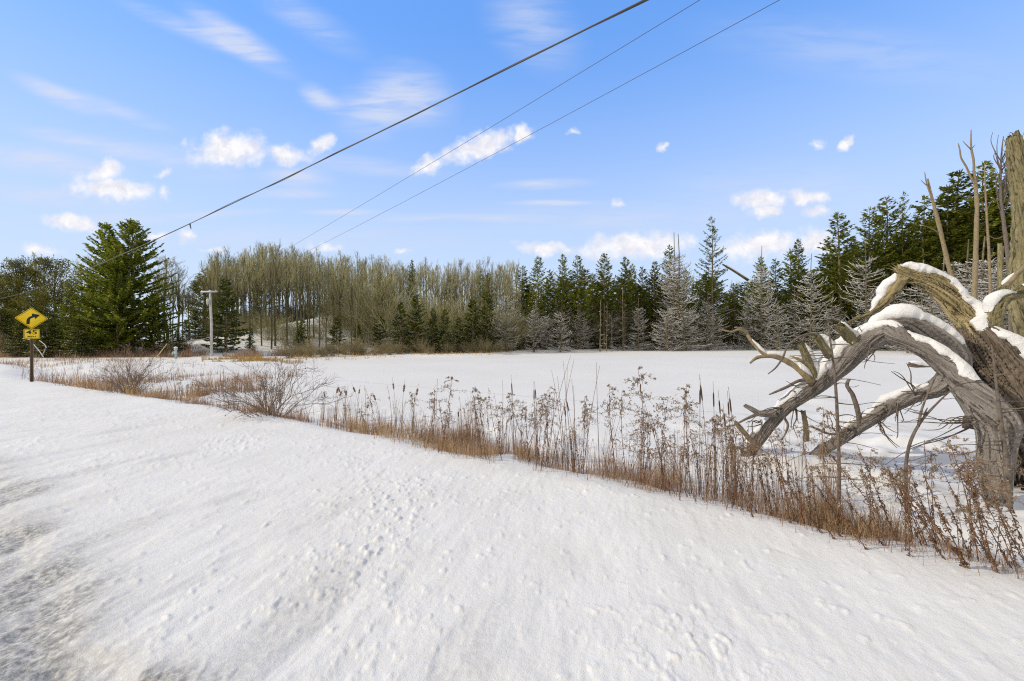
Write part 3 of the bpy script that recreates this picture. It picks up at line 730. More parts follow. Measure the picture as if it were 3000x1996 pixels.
# dead, snow-laden trees on the far shore
DS = [dead_spruce(300 + i, 9, [2.6, 3.0, 2.7][i], top=[.93, .95, .9][i]) for i in range(3)]
DW = [dead_spruce(310 + i, 14, [4.3, 4.0][i], top=.8, whorl=.36, per=6, droop=.25, lift=.35, snowr=.03, rt=.04) for i in range(2)]
DP = [dead_spruce(320 + i, 10, .9, top=.85, whorl=.9, per=2, rt=.09, r0=.14) for i in range(2)]
for px, yt, D, w, v, bh, lb in [(1482, 826, 56, 1.0, DW[0], 14, 'tall grey dead spruce with wide snowy skirt, first from the left on the far shore'),
        (1565, 898, 57, 1.0, DS[0], 9, 'dead snow-laden spruce with drooping branches, below the first tall spruce'), (1573, 824, 60, .5, DP[0], 10, 'thin bare dead stem in front of the first tall spruce'),
        (1641, 908, 59, 1.15, DS[1], 9, 'short dead spruce with wide snowy branches and broken top'), (1600, 900, 62, 1.0, DW[1], 14, 'dead snowy spruce between two drooping dead ones'),
        (1758, 877, 62, .8, DP[0], 10, 'left of the three pale dead poles on the far shore'), (1777, 880, 63, .6, DP[1], 10, 'middle of the three pale dead poles on the far shore'), (1793, 908, 62, .6, DP[0], 10, 'right of the three pale dead poles on the far shore'),
        (1826, 840, 66, .7, DP[1], 10, 'thin pale dead stem right of the three dead poles'), (1700, 880, 65, 1.0, DW[0], 14, 'dead snowy spruce under the third tall spruce'),
        (1870, 870, 66, 1.0, DW[1], 14, 'dead snowy spruce left of the bare twin spikes'), (1975, 680, 68, .8, DW[0], 14, 'left bare spike of the twin dead spruces with broad snowy branches'),
        (1989, 684, 67, .95, DW[1], 14, 'right bare spike of the twin dead spruces with broad snowy branches'), (1958, 890, 64, 1.6, DS[2], 9, 'short dead spruce with very broad snowy branches under the twin spikes'),
        (2010, 905, 65, 1.6, DS[1], 9, 'dead spruce with splayed snowy branches right of the twin spikes'), (2075, 850, 68, 1.3, DW[0], 14, 'dead snowy spruce under the tall open spruce'),
        (2192, 828, 70, .7, DW[1], 14, 'thin dead snag holding a broken leaning top'), (2231, 718, 69, .75, DW[0], 14, 'dead snag with broken claw-like top and snowy branches'),
        (2277, 887, 67, 1.4, DS[0], 9, 'short dead snowy spruce right of the clawed snag'), (2373, 742, 66, .9, DW[1], 14, 'leaning grey dead trunk with long snowy branches'),
        (2330, 840, 72, 1.1, DW[0], 14, 'dead snowy spruce left of the leaning grey dead trunk'), (2440, 860, 70, 1.2, DW[1], 14, 'dead snowy spruce under the large pointed spruce'),
        (2538, 693, 66, .9, DW[0], 14, 'tall dead snag with snowy branches above the left limb of the fallen tree'), (2620, 800, 66, 1.3, DW[1], 14, 'dead snowy spruce behind the peak of the fallen tree'),
        (2700, 760, 62, 1.3, DW[0], 14, 'dead snowy spruce behind the leaning forked trunk'), (2770, 730, 60, 1.4, DW[1], 14, 'dead snowy spruce between the two forked dead trunks'),
        (2830, 700, 58, 1.5, DW[0], 14, 'dead snowy spruce behind the upright forked dead trunk'), (2885, 690, 56, 1.5, DW[1], 14, 'dead snowy spruce left of the bushy-topped bare tree'),
        (2930, 720, 52, 1.6, DW[0], 14, 'dead snowy spruce behind the big snag'), (2740, 860, 50, 1.6, DS[1], 9, 'low dead snowy spruce framed by the two fallen limbs'), (2660, 900, 56, 1.5, DS[2], 9, 'low dead snowy spruce seen under the upper fallen limb'),
        (2850, 830, 46, 1.7, DS[0], 9, 'low dead snowy spruce behind the saddle of the fallen tree')]:
    conifer(v, bh, px, yt, D, lb, w, None, 'dead_tree')
GS_ = 'spruces in the dense mass along the right shore'
for j in range(84):
    px = 1530 + (3080 - 1530) * (j + rnd.random()) / 84; D = np.interp(px, [1530, 2100, 2500, 3080], [70, 82, 86, 74]) + rnd.uniform(0, 16)
    yt = np.interp(px, [1530, 1800, 2000, 2200, 2350, 2450, 2600, 2800, 3080], [822, 808, 815, 830, 800, 750, 685, 635, 600]) + rnd.uniform(-25, 70)
    v = rnd.choice(SP + SD + SD); conifer(v, 20, px, yt, D, 'olive green spruce filling the dense mass behind the dead snowy trees of the right shore', rnd.uniform(1.15, 1.7), GS_)
for px, yt, D, lb in [(885, 935, 47, 'small dark spruce at the foot of the bare wood, left of the mid shore brush'), (985, 925, 49, 'small green spruce standing in the mid shore brush'), (1048, 948, 49, 'lowest small spruce in the mid shore brush'), (1110, 915, 51, 'small spruce left of the snow-dusted dark group'), (1345, 928, 52, 'small spruce between the snow-dusted group and the bright green one'),
        (545, 935, 52, 'low spruce filling the gap left of the utility pole'), (572, 905, 55, 'small spruce close behind the left side of the utility pole')]:
    conifer(rnd.choice(SS), 8, px, yt, D, lb, 1.3)
for j in range(16):
    px = -60 + 22 * j + rnd.uniform(-9, 9)
    if 300 < px < 470: continue
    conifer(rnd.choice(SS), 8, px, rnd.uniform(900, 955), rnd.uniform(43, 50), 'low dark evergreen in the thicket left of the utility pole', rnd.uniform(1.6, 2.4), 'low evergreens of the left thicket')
for j in range(30):
    px = 600 + 32 * j + rnd.uniform(-12, 12)
    conifer(rnd.choice(SS + SP), 8 if False else 14, px, rnd.uniform(840, 925), rnd.uniform(64, 86), 'small evergreen in the shade of the bare wood', rnd.uniform(1.2, 1.9), 'evergreens inside the bare wood')
# broken top leaning from the snag
t = thing('broken_treetop', 'broken treetop hanging slantwise from a snag beside the tall open spruce', 'tree')
mb = MB(); P = catmull([W(2117, 775, 69.6), W(2150, 794, 69.8), W(2193, 822, 70)], 6); mb.tubes(P, [.12, .16, .18, .2, .22, .24], 6); link('trunk', mb.mesh('broken_top', M_DEADBR, True), t)
mb = MB(); mb.tubes(P[1:] + [0, -.05, .17], np.full(5, .12), 5); link('snow', mb.mesh('broken_top_snow', M_SNOW, True), t)

# shrubs and brush on the far shore
BRV = [bush(400 + i, 2.2, 60, .55, .014, (5, 3), M_BRUSH) for i in range(4)]
BRD = [bush(430 + i, 3.0, 40, .42, .018, (7, 3), M_TRUNK) for i in range(3)]
BRG = [bush(410 + i, 3.0, 34, .4, .014, (6, 3), M_CROWN) for i in range(3)]
for j in range(30):
    px = 850 + 22 * j + rnd.uniform(-12, 12); D = np.interp(px, [850, 1200, 1500], [37, 45, 52]) + rnd.uniform(.5, 4)
    x, y = at(px, D)
    place(BRV[j % 4], 'brush_shrub', 'low brown leafless shrub in the brush belt along the middle far shore', 'shrub', (x, y, gz(x, y)), rnd.uniform(0, 6), rnd.uniform(.5, .95), 'brown shrubs of the mid shore')
for j in range(15):
    px = 690 + 22 * j + rnd.uniform(-10, 10); D = np.interp(px, [540, 900], [46, 50]) + rnd.uniform(0, 9)
    x, y = at(px, D)
    place(BRG[j % 3], 'brush_shrub', 'leafless grey shrub on the snowy slope around the utility pole', 'shrub', (x, y, gz(x, y)), rnd.uniform(0, 6), rnd.uniform(.8, 1.3), 'grey shrubs around the pole')
for j in range(26):
    px = -60 + 24 * j + rnd.uniform(-10, 10); D = 41 + rnd.uniform(0, 3)
    x, y = at(px, D)
    place(BRV[j % 4], 'brush_shrub', 'brown leafless shrub under the big evergreen clump beyond the shaded snow', 'shrub', (x, y, gz(x, y)), rnd.uniform(0, 6), rnd.uniform(.6, 1.0), 'brown shrubs under the evergreens')
for j in range(60):
    px = 1010 + 9 * j + rnd.uniform(-10, 10); D = np.interp(px, [900, 1500], [50, 60]) + rnd.uniform(0, 14)
    x, y = at(px, D)
    place(BRG[j % 3], 'brush_shrub', 'tall leafless shrub in the undergrowth of the bare wood', 'shrub', (x, y, gz(x, y)), rnd.uniform(0, 6), rnd.uniform(1.2, 3.0), 'undergrowth of the bare wood')
for j in range(26):
    px = 600 + 16 * j + rnd.uniform(-8, 8); D = rnd.uniform(63, 82)
    x, y = at(px, D)
    place(BRD[j % 3], 'brush_shrub', 'leafless shrub high on the snowy hill among the bare trunks', 'shrub', (x, y, gz(x, y)), rnd.uniform(0, 6), rnd.uniform(.8, 1.5), 'shrubs on the hill in the bare wood')
for j in range(64):
    px = 1500 + 16 * j + rnd.uniform(-12, 12); D = np.interp(px, [1540, 2100, 2500], [64, 77, 80]) + rnd.uniform(0, 8)
    x, y = at(px, D)
    place(BRD[j % 3], 'brush_shrub', 'leafless shrub in the undergrowth of the right shore spruces', 'shrub', (x, y, gz(x, y)), rnd.uniform(0, 6), rnd.uniform(1.2, 2.5), 'undergrowth of the right shore')
def brush_pile(seed, n=90, w=3.0, h=1.1):
    rng = np.random.default_rng(seed); b = rng.normal(0, 1, (n, 3)) * [w * .4, .7, 0] + [0, 0, .05]
    a = rng.uniform(0, 6.28, n); d = unit(np.stack([np.cos(a), np.sin(a) * .6, rng.uniform(-.05, .75, n)], 1)); ln = rng.uniform(.7, 2.4, n)
    P = grow(rng, b, d, ln, 5, np.tile([0, 0, -.25], (n, 1)), .15)
    mb, sb = MB(), MB(); dead_limbs(rng, P, ln, mb, sb, .05)
    for q in range(7):
        c = rng.normal(0, 1, 3) * [w * .4, .5, 0]; rr_ = rng.uniform(.2, .5)
        sb.lathe([(rr_ * math.cos(a_), rr_ * .5 * math.sin(a_)) for a_ in np.linspace(-.3, 1.5, 6)], 9, c)
    return [('branches', mb.mesh('pile_branches', M_DEADBR), []), ('snow', sb.mesh('pile_snow', M_SNOW, True), [])]
PV = [brush_pile(420 + i) for i in range(3)]
for px, D, s_, lb in [(1850, 68, 1.0, 'snow-covered brush pile at the shoreline right of the three dead poles'), (1930, 69, 1.1, 'snow-covered brush pile below the twin dead spikes'), (2000, 69.5, 1.2, 'largest snow-covered tangle of branches at the far shoreline'),
        (2065, 71, 1.0, 'snowy tangle of branches below the tall open spruce'), (2140, 73, 1.1, 'snowy tangle of branches left of the pale fallen branch tip'), (2220, 75, 1.1, 'snowy tangle of branches under the clawed snag'),
        (2300, 75, 1.2, 'snowy brush pile between the clawed snag and the leaning dead trunk'), (2390, 76, 1.1, 'snowy brush pile at the foot of the leaning dead trunk'), (2620, 72, 1.3, 'snowy brush seen through the arch of the fallen tree'), (1650, 62, .6, 'small snowy heap of branches at the foot of the short dead spruce')]:
    x, y = at(px, D); place(PV[rnd.randrange(3)], 'brush_pile', lb, 'brush pile', (x, y, gz(x, y)), rnd.uniform(-.4, .4), s_)
# ------------------------------------------------------------------ the fallen tree
def limb(mb, ctrl, sides=44, step=.03, rough=.10, twist=1.2, seed=0, cap0=False, splint=0):
    """sweep with fibrous, twisted relief; ctrl rows (px, py, D, r_px, snow)"""
    C = np.array([np.append(W(c[0], c[1], c[2]), [c[3] * .93 * c[2] / F, (c[4] if len(c) > 4 else 0) * c[2] / F]) for c in ctrl])
    length = np.linalg.norm(np.diff(C[:, :3], axis=0), axis=1).sum()
    n = max(int(length / step), 6); S = catmull(C, n); P, r, h = S[:, :3], np.maximum(S[:, 3], .003), np.maximum(S[:, 4], 0)
    T = unit(np.gradient(P, axis=0)); A = np.zeros_like(P)
    a = np.cross(T[0], [.1, 1, .05]); a /= np.linalg.norm(a)
    for i in range(n):
        a = a - T[i] * a.dot(T[i]); a /= np.linalg.norm(a); A[i] = a
    B = np.cross(T, A); s = np.concatenate([[0], np.cumsum(np.linalg.norm(np.diff(P, axis=0), axis=1))])
    th = np.arange(sides) * 2 * math.pi / sides
    tt = th[None] + twist * s[:, None]; ss = np.broadcast_to(s[:, None], tt.shape); rv = r[:, None]
    fib = fbm(np.cos(tt) * 2.6 + seed, np.sin(tt) * 2.6, ss * .9, 3) * .9 + np.abs(fbm(np.cos(tt) * 6.5, np.sin(tt) * 6.5 + seed, ss * 1.3, 3)) * -1.0 + .25
    hf = np.abs(fbm(np.cos(tt) * 11, np.sin(tt) * 11 + seed, ss * 1.6 + .8 * np.sin(tt + ss), 2))
    fib = fib - .9 * np.clip(.22 - hf, 0, 1) * 4
    big = fbm(np.cos(tt) * .9 + seed, np.sin(tt) * .9, ss * 1.6, 2)
    rad = rv * (1 + rough * fib * 1.5 + .16 * big)
    V = P[:, None] + (A[:, None] * np.cos(th)[None, :, None] + B[:, None] * np.sin(th)[None, :, None]) * rad[..., None]
    idx = np.arange(n * sides).reshape(n, sides); x, y = idx[:-1], idx[1:]
    q = np.stack([x, np.roll(x, -1, 1), np.roll(y, -1, 1), y], -1)
    uv = np.stack([(th[None] + twist * s[:, None]) * rv.mean() , ss], -1).reshape(-1, 2)
    V2 = V.reshape(-1, 3); tr = []
    rag = np.random.default_rng(seed)
    V2 = np.concatenate([V2, [P[-1] + T[-1] * r[-1] * .25, P[0] - T[0] * r[0] * .25]]); uv = np.concatenate([uv, [[0, 0], [0, 0]]])
    e = idx[-1]; tr += [(e[i], e[(i + 1) % sides], n * sides) for i in range(sides)]
    e = idx[0]; tr += [(e[(i + 1) % sides], e[i], n * sides + 1) for i in range(sides)]
    V2[idx[-1]] += T[-1] * (rag.normal(0, .35, (sides, 1)) * r[-1]); V2[idx[0]] -= T[0] * (rag.normal(0, .25, (sides, 1)) * r[0])
    mb.add(V2, q, tr, uv)
    if splint:
        ii = rag.integers(2, n - 3, splint); jj = rag.integers(0, sides, splint)
        b0 = V[ii, jj]; nr_ = unit(b0 - P[ii]); dr_ = T[ii] * rag.choice([-1, 1], splint)[:, None]
        ln_ = rag.uniform(.03, .16, splint)[:, None]; sd_ = np.cross(nr_, dr_) * rag.uniform(.004, .012, splint)[:, None]
        b0 = b0 - nr_ * .012; tip = b0 + dr_ * ln_ + nr_ * (ln_ * rag.uniform(.12, .5, splint)[:, None])
        vv = np.stack([b0 + sd_, b0 - sd_, b0 + nr_ * .014, tip], 1).reshape(-1, 3); k4 = np.arange(splint)[:, None] * 4
        mb.add(vv, None, np.concatenate([k4 + [0, 3, 1], k4 + [1, 3, 2], k4 + [2, 3, 0]]), np.repeat(np.stack([jj * .02, ii * step], 1), 4, 0))
    return P, r, h, T, s
def snow_on(P, r, h, seed=0, width=1.15, sides=21, lo=.88):
    """a soft snow cap lying on the upper side of a limb wherever h > 0"""
    mb = MB(); on = h > .004; runs = []; i = 0
    while i < len(P):
        if on[i]:
            j = i
            while j < len(P) and on[j]: j += 1
            if j - i > 3: runs.append((i, j))
            i = j
        else: i += 1
    for i, j in runs:
        p, rr_, hh = P[i:j], r[i:j], h[i:j].copy(); n = j - i
        T = unit(np.gradient(p, axis=0)); U = unit(np.array([0, 0, 1.]) - T * T[:, 2:3]); Sd = np.cross(T, U)
        s = np.concatenate([[0], np.cumsum(np.linalg.norm(np.diff(p, axis=0), axis=1))])
        e = np.minimum(s, s[-1] - s); fade = np.sqrt(np.clip(e / np.minimum(.12, s[-1] * .3 + 1e-6), 0, 1))
        gap_ = sstep(-.62, -.25, fbm(s * 3.2 + seed * 1.7, 5.5, 0, 3)); hh = .8 * hh * (.35 + .65 * gap_) * fade * (1 + .25 * vn(s * 6 + seed, 3.1)) + .002
        wl = (width * .92 + .5 * fbm(s * 8 + seed, 1.3, 0, 5)) * (.55 + .45 * fade); wr = (width + .5 * fbm(s * 8 + seed, 9.7, 0, 5)) * (.55 + .45 * fade)
        f = np.linspace(-1, 1, sides)
        ph = np.where(f[None] < 0, f[None] * wl[:, None], f[None] * wr[:, None])
        prof = np.clip(1 - np.abs(f[None]) ** 1.9, 0, 1) ** .8
        ro = rr_[:, None] * np.where(np.abs(f[None]) > .99, .8, 1.04) + hh[:, None] * prof * (1 + .3 * fbm(s[:, None] * 7, f[None] * 1.6 + seed, 0, 3)) + .006 * fbm(s[:, None] * 30, f[None] * 6 + seed, 0, 2)
        up = U[:, None] * np.cos(ph)[..., None] + Sd[:, None] * np.sin(ph)[..., None]
        V = p[:, None] + up * ro[..., None] ; inner = p[:, None] + up[:, ::-1] * (rr_[:, None] * .7)[..., None]
        V = np.concatenate([V, inner], 1); m = 2 * sides; idx = np.arange(n * m).reshape(n, m); a, b = idx[:-1], idx[1:]
        q = np.stack([a, np.roll(a, -1, 1), np.roll(b, -1, 1), b], -1).reshape(-1, 4)
        mb.add(V, q)
    return mb
ft = thing('fallen_tree', 'huge broken grey tree fallen in snowy arches at the pond edge', 'tree', (6.6, 5.3, -.4))
M_HOLLOW_SHADE = mat('hollow_shade_wood', f_bark((.02, .014, .01), (.06, .042, .028), (.035, .025, .018), None, .9))  # near-black colour carries the shade of the hollow
def part(name, rows, m, snowname=None, label=None, parent=None, sw=1.1, **kw):
    mb = MB(); P, r, h, T, s = limb(mb, rows, **kw)
    o = link(name, mb.mesh(name, m, True), parent or ft)
    o.matrix_parent_inverse = Matrix.Translation(-Vector(ft.location))
    if label: o['label'] = label
    if (h > .004).any():
        sb = snow_on(P, r, h, kw.get('seed', 0), sw)
        if sb.n:
            c = link('snow', sb.mesh('limb_snow', M_SNOW, True), o)
    return o
# front limb: foot, arch, and its long left arm (px, py, D, radius px, snow px)
A_ROWS = [(2925,1460,4.98,31),(2920,1420,5.0,34),(2919,1360,5.05,37),(2926,1288,5.1,40),(2924,1240,5.12,49),(2890,1196,5.2,50),(2834,1140,5.35,40,0),(2788,1087,5.5,33,9),(2727,1036,5.65,27,12),(2672,1006,5.8,24,8),(2630,985,5.92,28,0),
          (2600,972,6.05,31,8),(2550,994,6.2,31,22),(2500,1036,6.35,30,32),(2450,1084,6.5,26,27),(2385,1138,6.65,21,22),(2310,1190,6.8,17.5,17),(2258,1240,6.95,17,5),(2222,1286,7.05,17,11),(2188,1334,7.15,16,0),(2165,1370,7.25,13,0)]
part('limb', A_ROWS, M_GREYWOOD, seed=1, sides=120, step=.018, splint=70, rough=.11, twist=1.0, sw=.95)
part('limb', [(2550,966,6.2,12,20),(2590,950,6.12,19,26),(2640,941,6.0,22,38),(2672,950,5.97,24,30),(2705,966,5.95,26,24),(2742,986,5.93,28,22),(2775,1009,5.92,29,16),(2805,1037,5.9,27,0),(2822,1066,5.9,20,0),(2836,1100,5.9,8,0)], M_GREYWOOD, seed=2, splint=30, sides=90, step=.018, rough=.12, twist=-1.0, sw=.95)
part('limb', [(2626,784,6.5,10,10),(2640,792,6.48,15,18),(2675,806,6.45,22,18),(2716,821,6.4,26,18),(2760,852,6.35,28,18),(2803,895,6.28,29,20),(2836,938,6.2,32,20),(2858,976,6.1,36,6),(2872,1010,6.05,36,0),(2884,1045,6.02,26,0)],
     M_GOLDWOOD, seed=3, sides=120, step=.018, splint=170, rough=.24, twist=.9, label='yellow torn upper limb arching over the grey one', sw=.85)
part('limb', [(2838,965,6.12,24,0),(2853,1002,6.05,36,0),(2870,1050,5.98,42,0),(2893,1105,5.9,47,0),(2925,1165,5.8,50,0),(2958,1235,5.7,52,0),(2980,1310,5.6,50,0),(2992,1400,5.5,52,0)], M_DARKWOOD, seed=33, sides=120, step=.018, splint=130, rough=.28, twist=1.1)
part('hollow_shade', [(2958,1290,5.75,26,0),(2966,1350,5.7,40,0),(2972,1420,5.65,46,0),(2976,1480,5.6,50,0)], M_HOLLOW_SHADE, seed=34, sides=60, step=.03, rough=.25, label='dark piece painted as the shade in the hollow at the foot')  # solid dark piece stands in for shade between the two feet
part('limb', [(2645,806,6.5,20,0),(2622,838,6.55,19,14),(2598,870,6.6,17,16),(2574,898,6.65,12,10),(2548,918,6.7,6,0),(2515,930,6.75,4.5,0),(2484,946,6.8,3.5,0)], M_GOLDWOOD, seed=4, splint=60, sides=32, step=.02, rough=.17, label='broken yellow end hanging from the upper limb')
part('trunk', [(2886,960,5.98,18,0),(2906,985,5.92,30,6),(2930,1020,5.86,36,26),(2960,1075,5.8,44,28),(2994,1140,5.73,52,26),(3030,1220,5.68,60,18),(3045,1270,5.65,66,0),(3052,1330,5.6,74,0),(3056,1440,5.5,84,0)], M_DARKWOOD, seed=5, sides=110, step=.018, splint=80, rough=.16, twist=.6)
part('stub', [(2890,1010,6.0,22,0),(2900,960,5.98,24,0),(2908,925,5.97,22,0),(2920,892,5.96,20,14),(2942,872,5.96,17,12),(2975,866,5.98,14,0),(3012,856,6.0,12,0)], M_SNAG, seed=6, splint=50, sides=36, step=.02, rough=.2, label='mossy torn stub at the saddle')
part('stub', [(2930,885,6.1,16,0),(2938,860,6.1,13,0),(2944,838,6.12,7,0)], M_SNAG, seed=16, sides=24, step=.02, rough=.3)
part('branch', [(2946,838,5.9,9,6),(2966,818,5.85,8,6),(2985,797,5.8,7,0),(3005,778,5.75,7,0),(3040,745,5.7,6,0)], M_PALEBRANCH, seed=7, sides=14, step=.03, rough=.06)
part('branch', [(2985,845,6.1,12,18),(3010,862,6.1,12,18),(3040,880,6.1,11,0)], M_GOLDWOOD, seed=17, sides=20, step=.03)
part('limb', [(2775,1120,5.55,30,0),(2738,1142,5.6,26,0),(2690,1153,5.7,24,10),(2650,1170,5.85,23,12),(2611,1190,6.0,23,14),(2562,1220,6.2,22,6),(2510,1252,6.45,20,10),(2458,1288,6.7,18,10),(2410,1318,6.9,16,0),(2368,1348,7.05,11,0)], M_GREYWOOD, seed=8, splint=60, sides=80, step=.018, rough=.12, label='low branch resting its tip on the pond snow')
# stubs and broken branches of the left arm
part('stub', [(2500,1000,6.3,18,0),(2478,975,6.25,15,12),(2460,958,6.2,14,14)], M_SNAG, seed=9, sides=26, step=.015, rough=.14)
part('stub', [(2432,1045,6.5,13,14),(2410,1012,6.5,12,20),(2392,985,6.5,12,16)], M_SNAG, seed=10, sides=26, step=.015, rough=.14)
part('stub', [(2384,1105,6.6,12,10),(2372,1070,6.6,12,12),(2360,1038,6.6,11,12),(2347,1010,6.6,10,8)], M_SNAG, seed=11, sides=26, step=.015, rough=.14)
part('stub', [(2362,1062,6.7,9,0),(2338,1054,6.75,8,4),(2315,1048,6.8,7,0)], M_PALEBRANCH, seed=12, sides=16, step=.02, rough=.12)
part('branch', [(2378,1118,6.6,13,0),(2354,1093,6.6,11,8),(2332,1073,6.65,10,8),(2300,1055,6.7,9,8),(2270,1044,6.75,8,8),(2240,1043,6.8,7,4),(2215,1050,6.85,5,0),(2198,1064,6.9,3,0)], M_PALEBRANCH, seed=13, sides=20, step=.02, rough=.08)
part('branch', [(2250,1044,6.78,7,0),(2232,1032,6.8,6,6),(2210,1010,6.85,5.5,5),(2196,992,6.9,5,0),(2184,972,6.95,5,0),(2165,966,7.0,4,0),(2140,972,7.05,3,0),(2106,964,7.1,1.6,0)], M_PALEBRANCH, seed=14, sides=14, step=.02, rough=.08)
part('branch', [(2184,974,6.95,4,0),(2172,962,6.9,3,0),(2152,960,6.9,2,0)], M_PALEBRANCH, seed=15, sides=8, step=.03)
part('branch', [(2375,1110,6.6,6,0),(2340,1116,6.65,5,0),(2305,1134,6.7,4.5,0),(2278,1146,6.75,4,0),(2254,1156,6.8,2,0)], M_TWIG, seed=18, sides=10, step=.03)
part('branch', [(2268,1212,6.85,14,0),(2240,1212,6.85,11,0),(2222,1211,6.87,9,0),(2204,1200,6.9,8,0),(2182,1188,6.95,6,0)], M_GREYWOOD, seed=19, sides=18, step=.02)
part('branch', [(2225,1213,6.87,6,0),(2190,1226,6.9,4,0),(2150,1246,6.95,2.5,0),(2128,1250,7.0,1.5,0)], M_TWIG, seed=20, sides=8, step=.03)
part('stub', [(2205,1296,7.0,9,0),(2180,1268,7.0,8,0),(2155,1238,7.0,7,0)], M_PALEBRANCH, seed=21, sides=14, step=.02, rough=.14)
part('stub', [(2362,1292,6.9,9,0),(2360,1250,6.85,8,0),(2353,1206,6.8,7,0)], M_PALEBRANCH, seed=22, sides=14, step=.02, rough=.16)
part('branch', [(2520,1245,6.35,8,0),(2512,1200,6.3,7,0),(2500,1160,6.3,6,0),(2482,1130,6.3,5,0),(2488,1112,6.3,4,0)], M_TWIG, seed=23, sides=10, step=.03)
part('branch', [(2500,1252,6.4,5,0),(2440,1272,6.4,4,0),(2395,1258,6.4,3.5,0),(2374,1248,6.4,2,0)], M_TWIG, seed=24, sides=8, step=.03)
part('branch', [(2398,985,6.5,4,0),(2372,978,6.45,4,0),(2338,990,6.4,3.5,0),(2308,1015,6.4,3,0),(2292,1050,6.4,3,0),(2272,1078,6.4,2.5,0),(2250,1096,6.4,1.5,0)], M_TWIG, seed=25, sides=8, step=.03)
part('branch', [(2298,1225,6.75,4,0),(2308,1245,6.7,4,0),(2302,1268,6.7,3,0),(2290,1290,6.7,1.5,0)], M_TWIG, seed=26, sides=8, step=.03)
rs = np.random.default_rng(5)
for (x0, y0, D0, dx, dy, n_) in ((2720,1150,5.6,-60,30,5),(2410,1120,6.6,-110,35,3),(2300,1195,6.8,-70,50,4),(2450,1090,6.5,-130,20,2),(2560,1225,6.2,60,55,5),(2470,1285,6.6,-40,-60,4),(2640,1175,5.9,-40,70,5),(2850,1240,5.3,-200,20,5),(2700,1160,5.7,-30,-70,4),(2320,1190,6.8,40,60,4),(2240,1240,7.0,-80,20,3),(2530,1010,6.3,-60,-70,4),(2600,1195,6.0,-90,40,6),(2500,1255,6.4,-70,25,4),(2560,1010,6.1,-10,60,3),(2860,1225,5.2,-120,25,5),(2350,1160,6.7,-60,15,3),(2870,1040,5.9,-70,35,4)):
    for k_ in range(n_):
        a_ = rs.uniform(-.5, .5); L_ = rs.uniform(.6, 1.5)
        ex, ey = x0 + (dx * math.cos(a_) - dy * math.sin(a_)) * L_, y0 + (dx * math.sin(a_) + dy * math.cos(a_)) * L_
        part('twig', [(x0 + rs.normal(0, 8), y0 + rs.normal(0, 6), D0, 2.2), ((x0 * 2 + ex) / 3 + rs.normal(0, 6), (y0 * 2 + ey) / 3 + rs.normal(0, 8), D0 - .05, 1.8), ((x0 + 2 * ex) / 3 + rs.normal(0, 6), (y0 + 2 * ey) / 3 + rs.normal(0, 8), D0 - .1, 1.4), (ex, ey, D0 - .15, .8)], M_TWIG, seed=int(rs.integers(100)), sides=5, step=.06)
# the standing snag and the dead trunks behind the saddle
def stem_thing(name, label, cat, rowsets, m, base=None, sides=20, rough=.08, seed=40, step=.05, pn=('trunk', 'branch'), group=None, twist=.5, splint=0):
    b = W(*rowsets[0][0][:3]) if base is None else base
    t = thing(name, label, cat, tuple(b), group=group)
    for k_, rows in enumerate(rowsets):
        mb = MB(); P, r, h, T, s = limb(mb, rows, sides=sides if k_ == 0 else max(6, sides // 2), step=step, rough=rough, seed=seed + k_, twist=twist, splint=splint if k_ == 0 else 0)
        o = link(pn[0] if k_ == 0 else pn[1], mb.mesh(pn[0], m, True), t); o.matrix_parent_inverse = Matrix.Translation(-Vector(t.location))
        if (h > .004).any(): link('snow', snow_on(P, r, h, seed).mesh('stem_snow', M_SNOW, True), o)
    return t
stem_thing('snag', 'tall thick mossy yellow-green snag with jagged broken top at the right border', 'tree',
    [[(3040,1350,7.0,38),(3036,1150,7.0,36),(3028,1000,7.0,34),(3006,880,7.0,38),(3006,760,7.0,30),(3000,640,7.0,26),(2993,540,7.0,23),(2980,470,7.0,20),(2971,420,7.0,17),(2968,402,7.0,14)],
     [(2974,412,7.0,11),(2978,395,7.0,8),(2980,384,7.0,4)]], M_SNAG, splint=160, sides=72, rough=.16, seed=50, step=.025, pn=('trunk', 'splinter'))
stem_thing('dead_tree', 'leaning forked dead trunk between the peak of the fallen tree and the upright one', 'tree',
    [[(2806,1085,26,5.40),(2796,850,26,5.40),(2782,790,26,5.40),(2765,720,26,5.40),(2751,660,26,5.10),(2742,625,26,4.50),(2732,586,26,3.30),(2726,560,26,2.70),(2718,524,26,1.80)],
     [(2731,586,26,2.40),(2722,560,26,2.10),(2714,535,26,1.80),(2709,504,26,0.90)], [(2720,548,26,1.50),(2708,538,26,1.20),(2698,528,26,0.60)], [(2732,584,26,1.20),(2720,580,26,0.90),(2710,577,26,0.48)], [(2748,680,26,1.80),(2725,668,26,1.20),(2703,660,26,0.60)], [(2793,800,26,1.80),(2793,770,26,1.50)]], M_PALEBRANCH, sides=14, seed=60, step=.15)
stem_thing('dead_tree', 'upright forked dead trunk rising tallest behind the fallen tree', 'tree',
    [[(2850,1085,25,6.60),(2852,950,25,6.60),(2857,800,25,6.33),(2860,690,25,5.50),(2862,600,25,4.95),(2858,545,25,4.40),(2854,510,25,3.30),(2852,470,25,2.75),(2845,430,25,2.20),(2845,381,25,1.10)],
     [(2857,540,25,3.30),(2842,515,25,2.75),(2832,490,25,2.20),(2816,464,25,2.20),(2812,440,25,1.65),(2807,420,25,0.99)], [(2846,440,25,1.65),(2834,428,25,1.38),(2820,413,25,0.66)], [(2846,437,25,1.38),(2852,430,25,1.10),(2857,425,25,0.55)], [(2860,535,25,2.20),(2864,515,25,1.65),(2866,500,25,0.55)]], M_PALEBRANCH, sides=16, seed=70, step=.15)
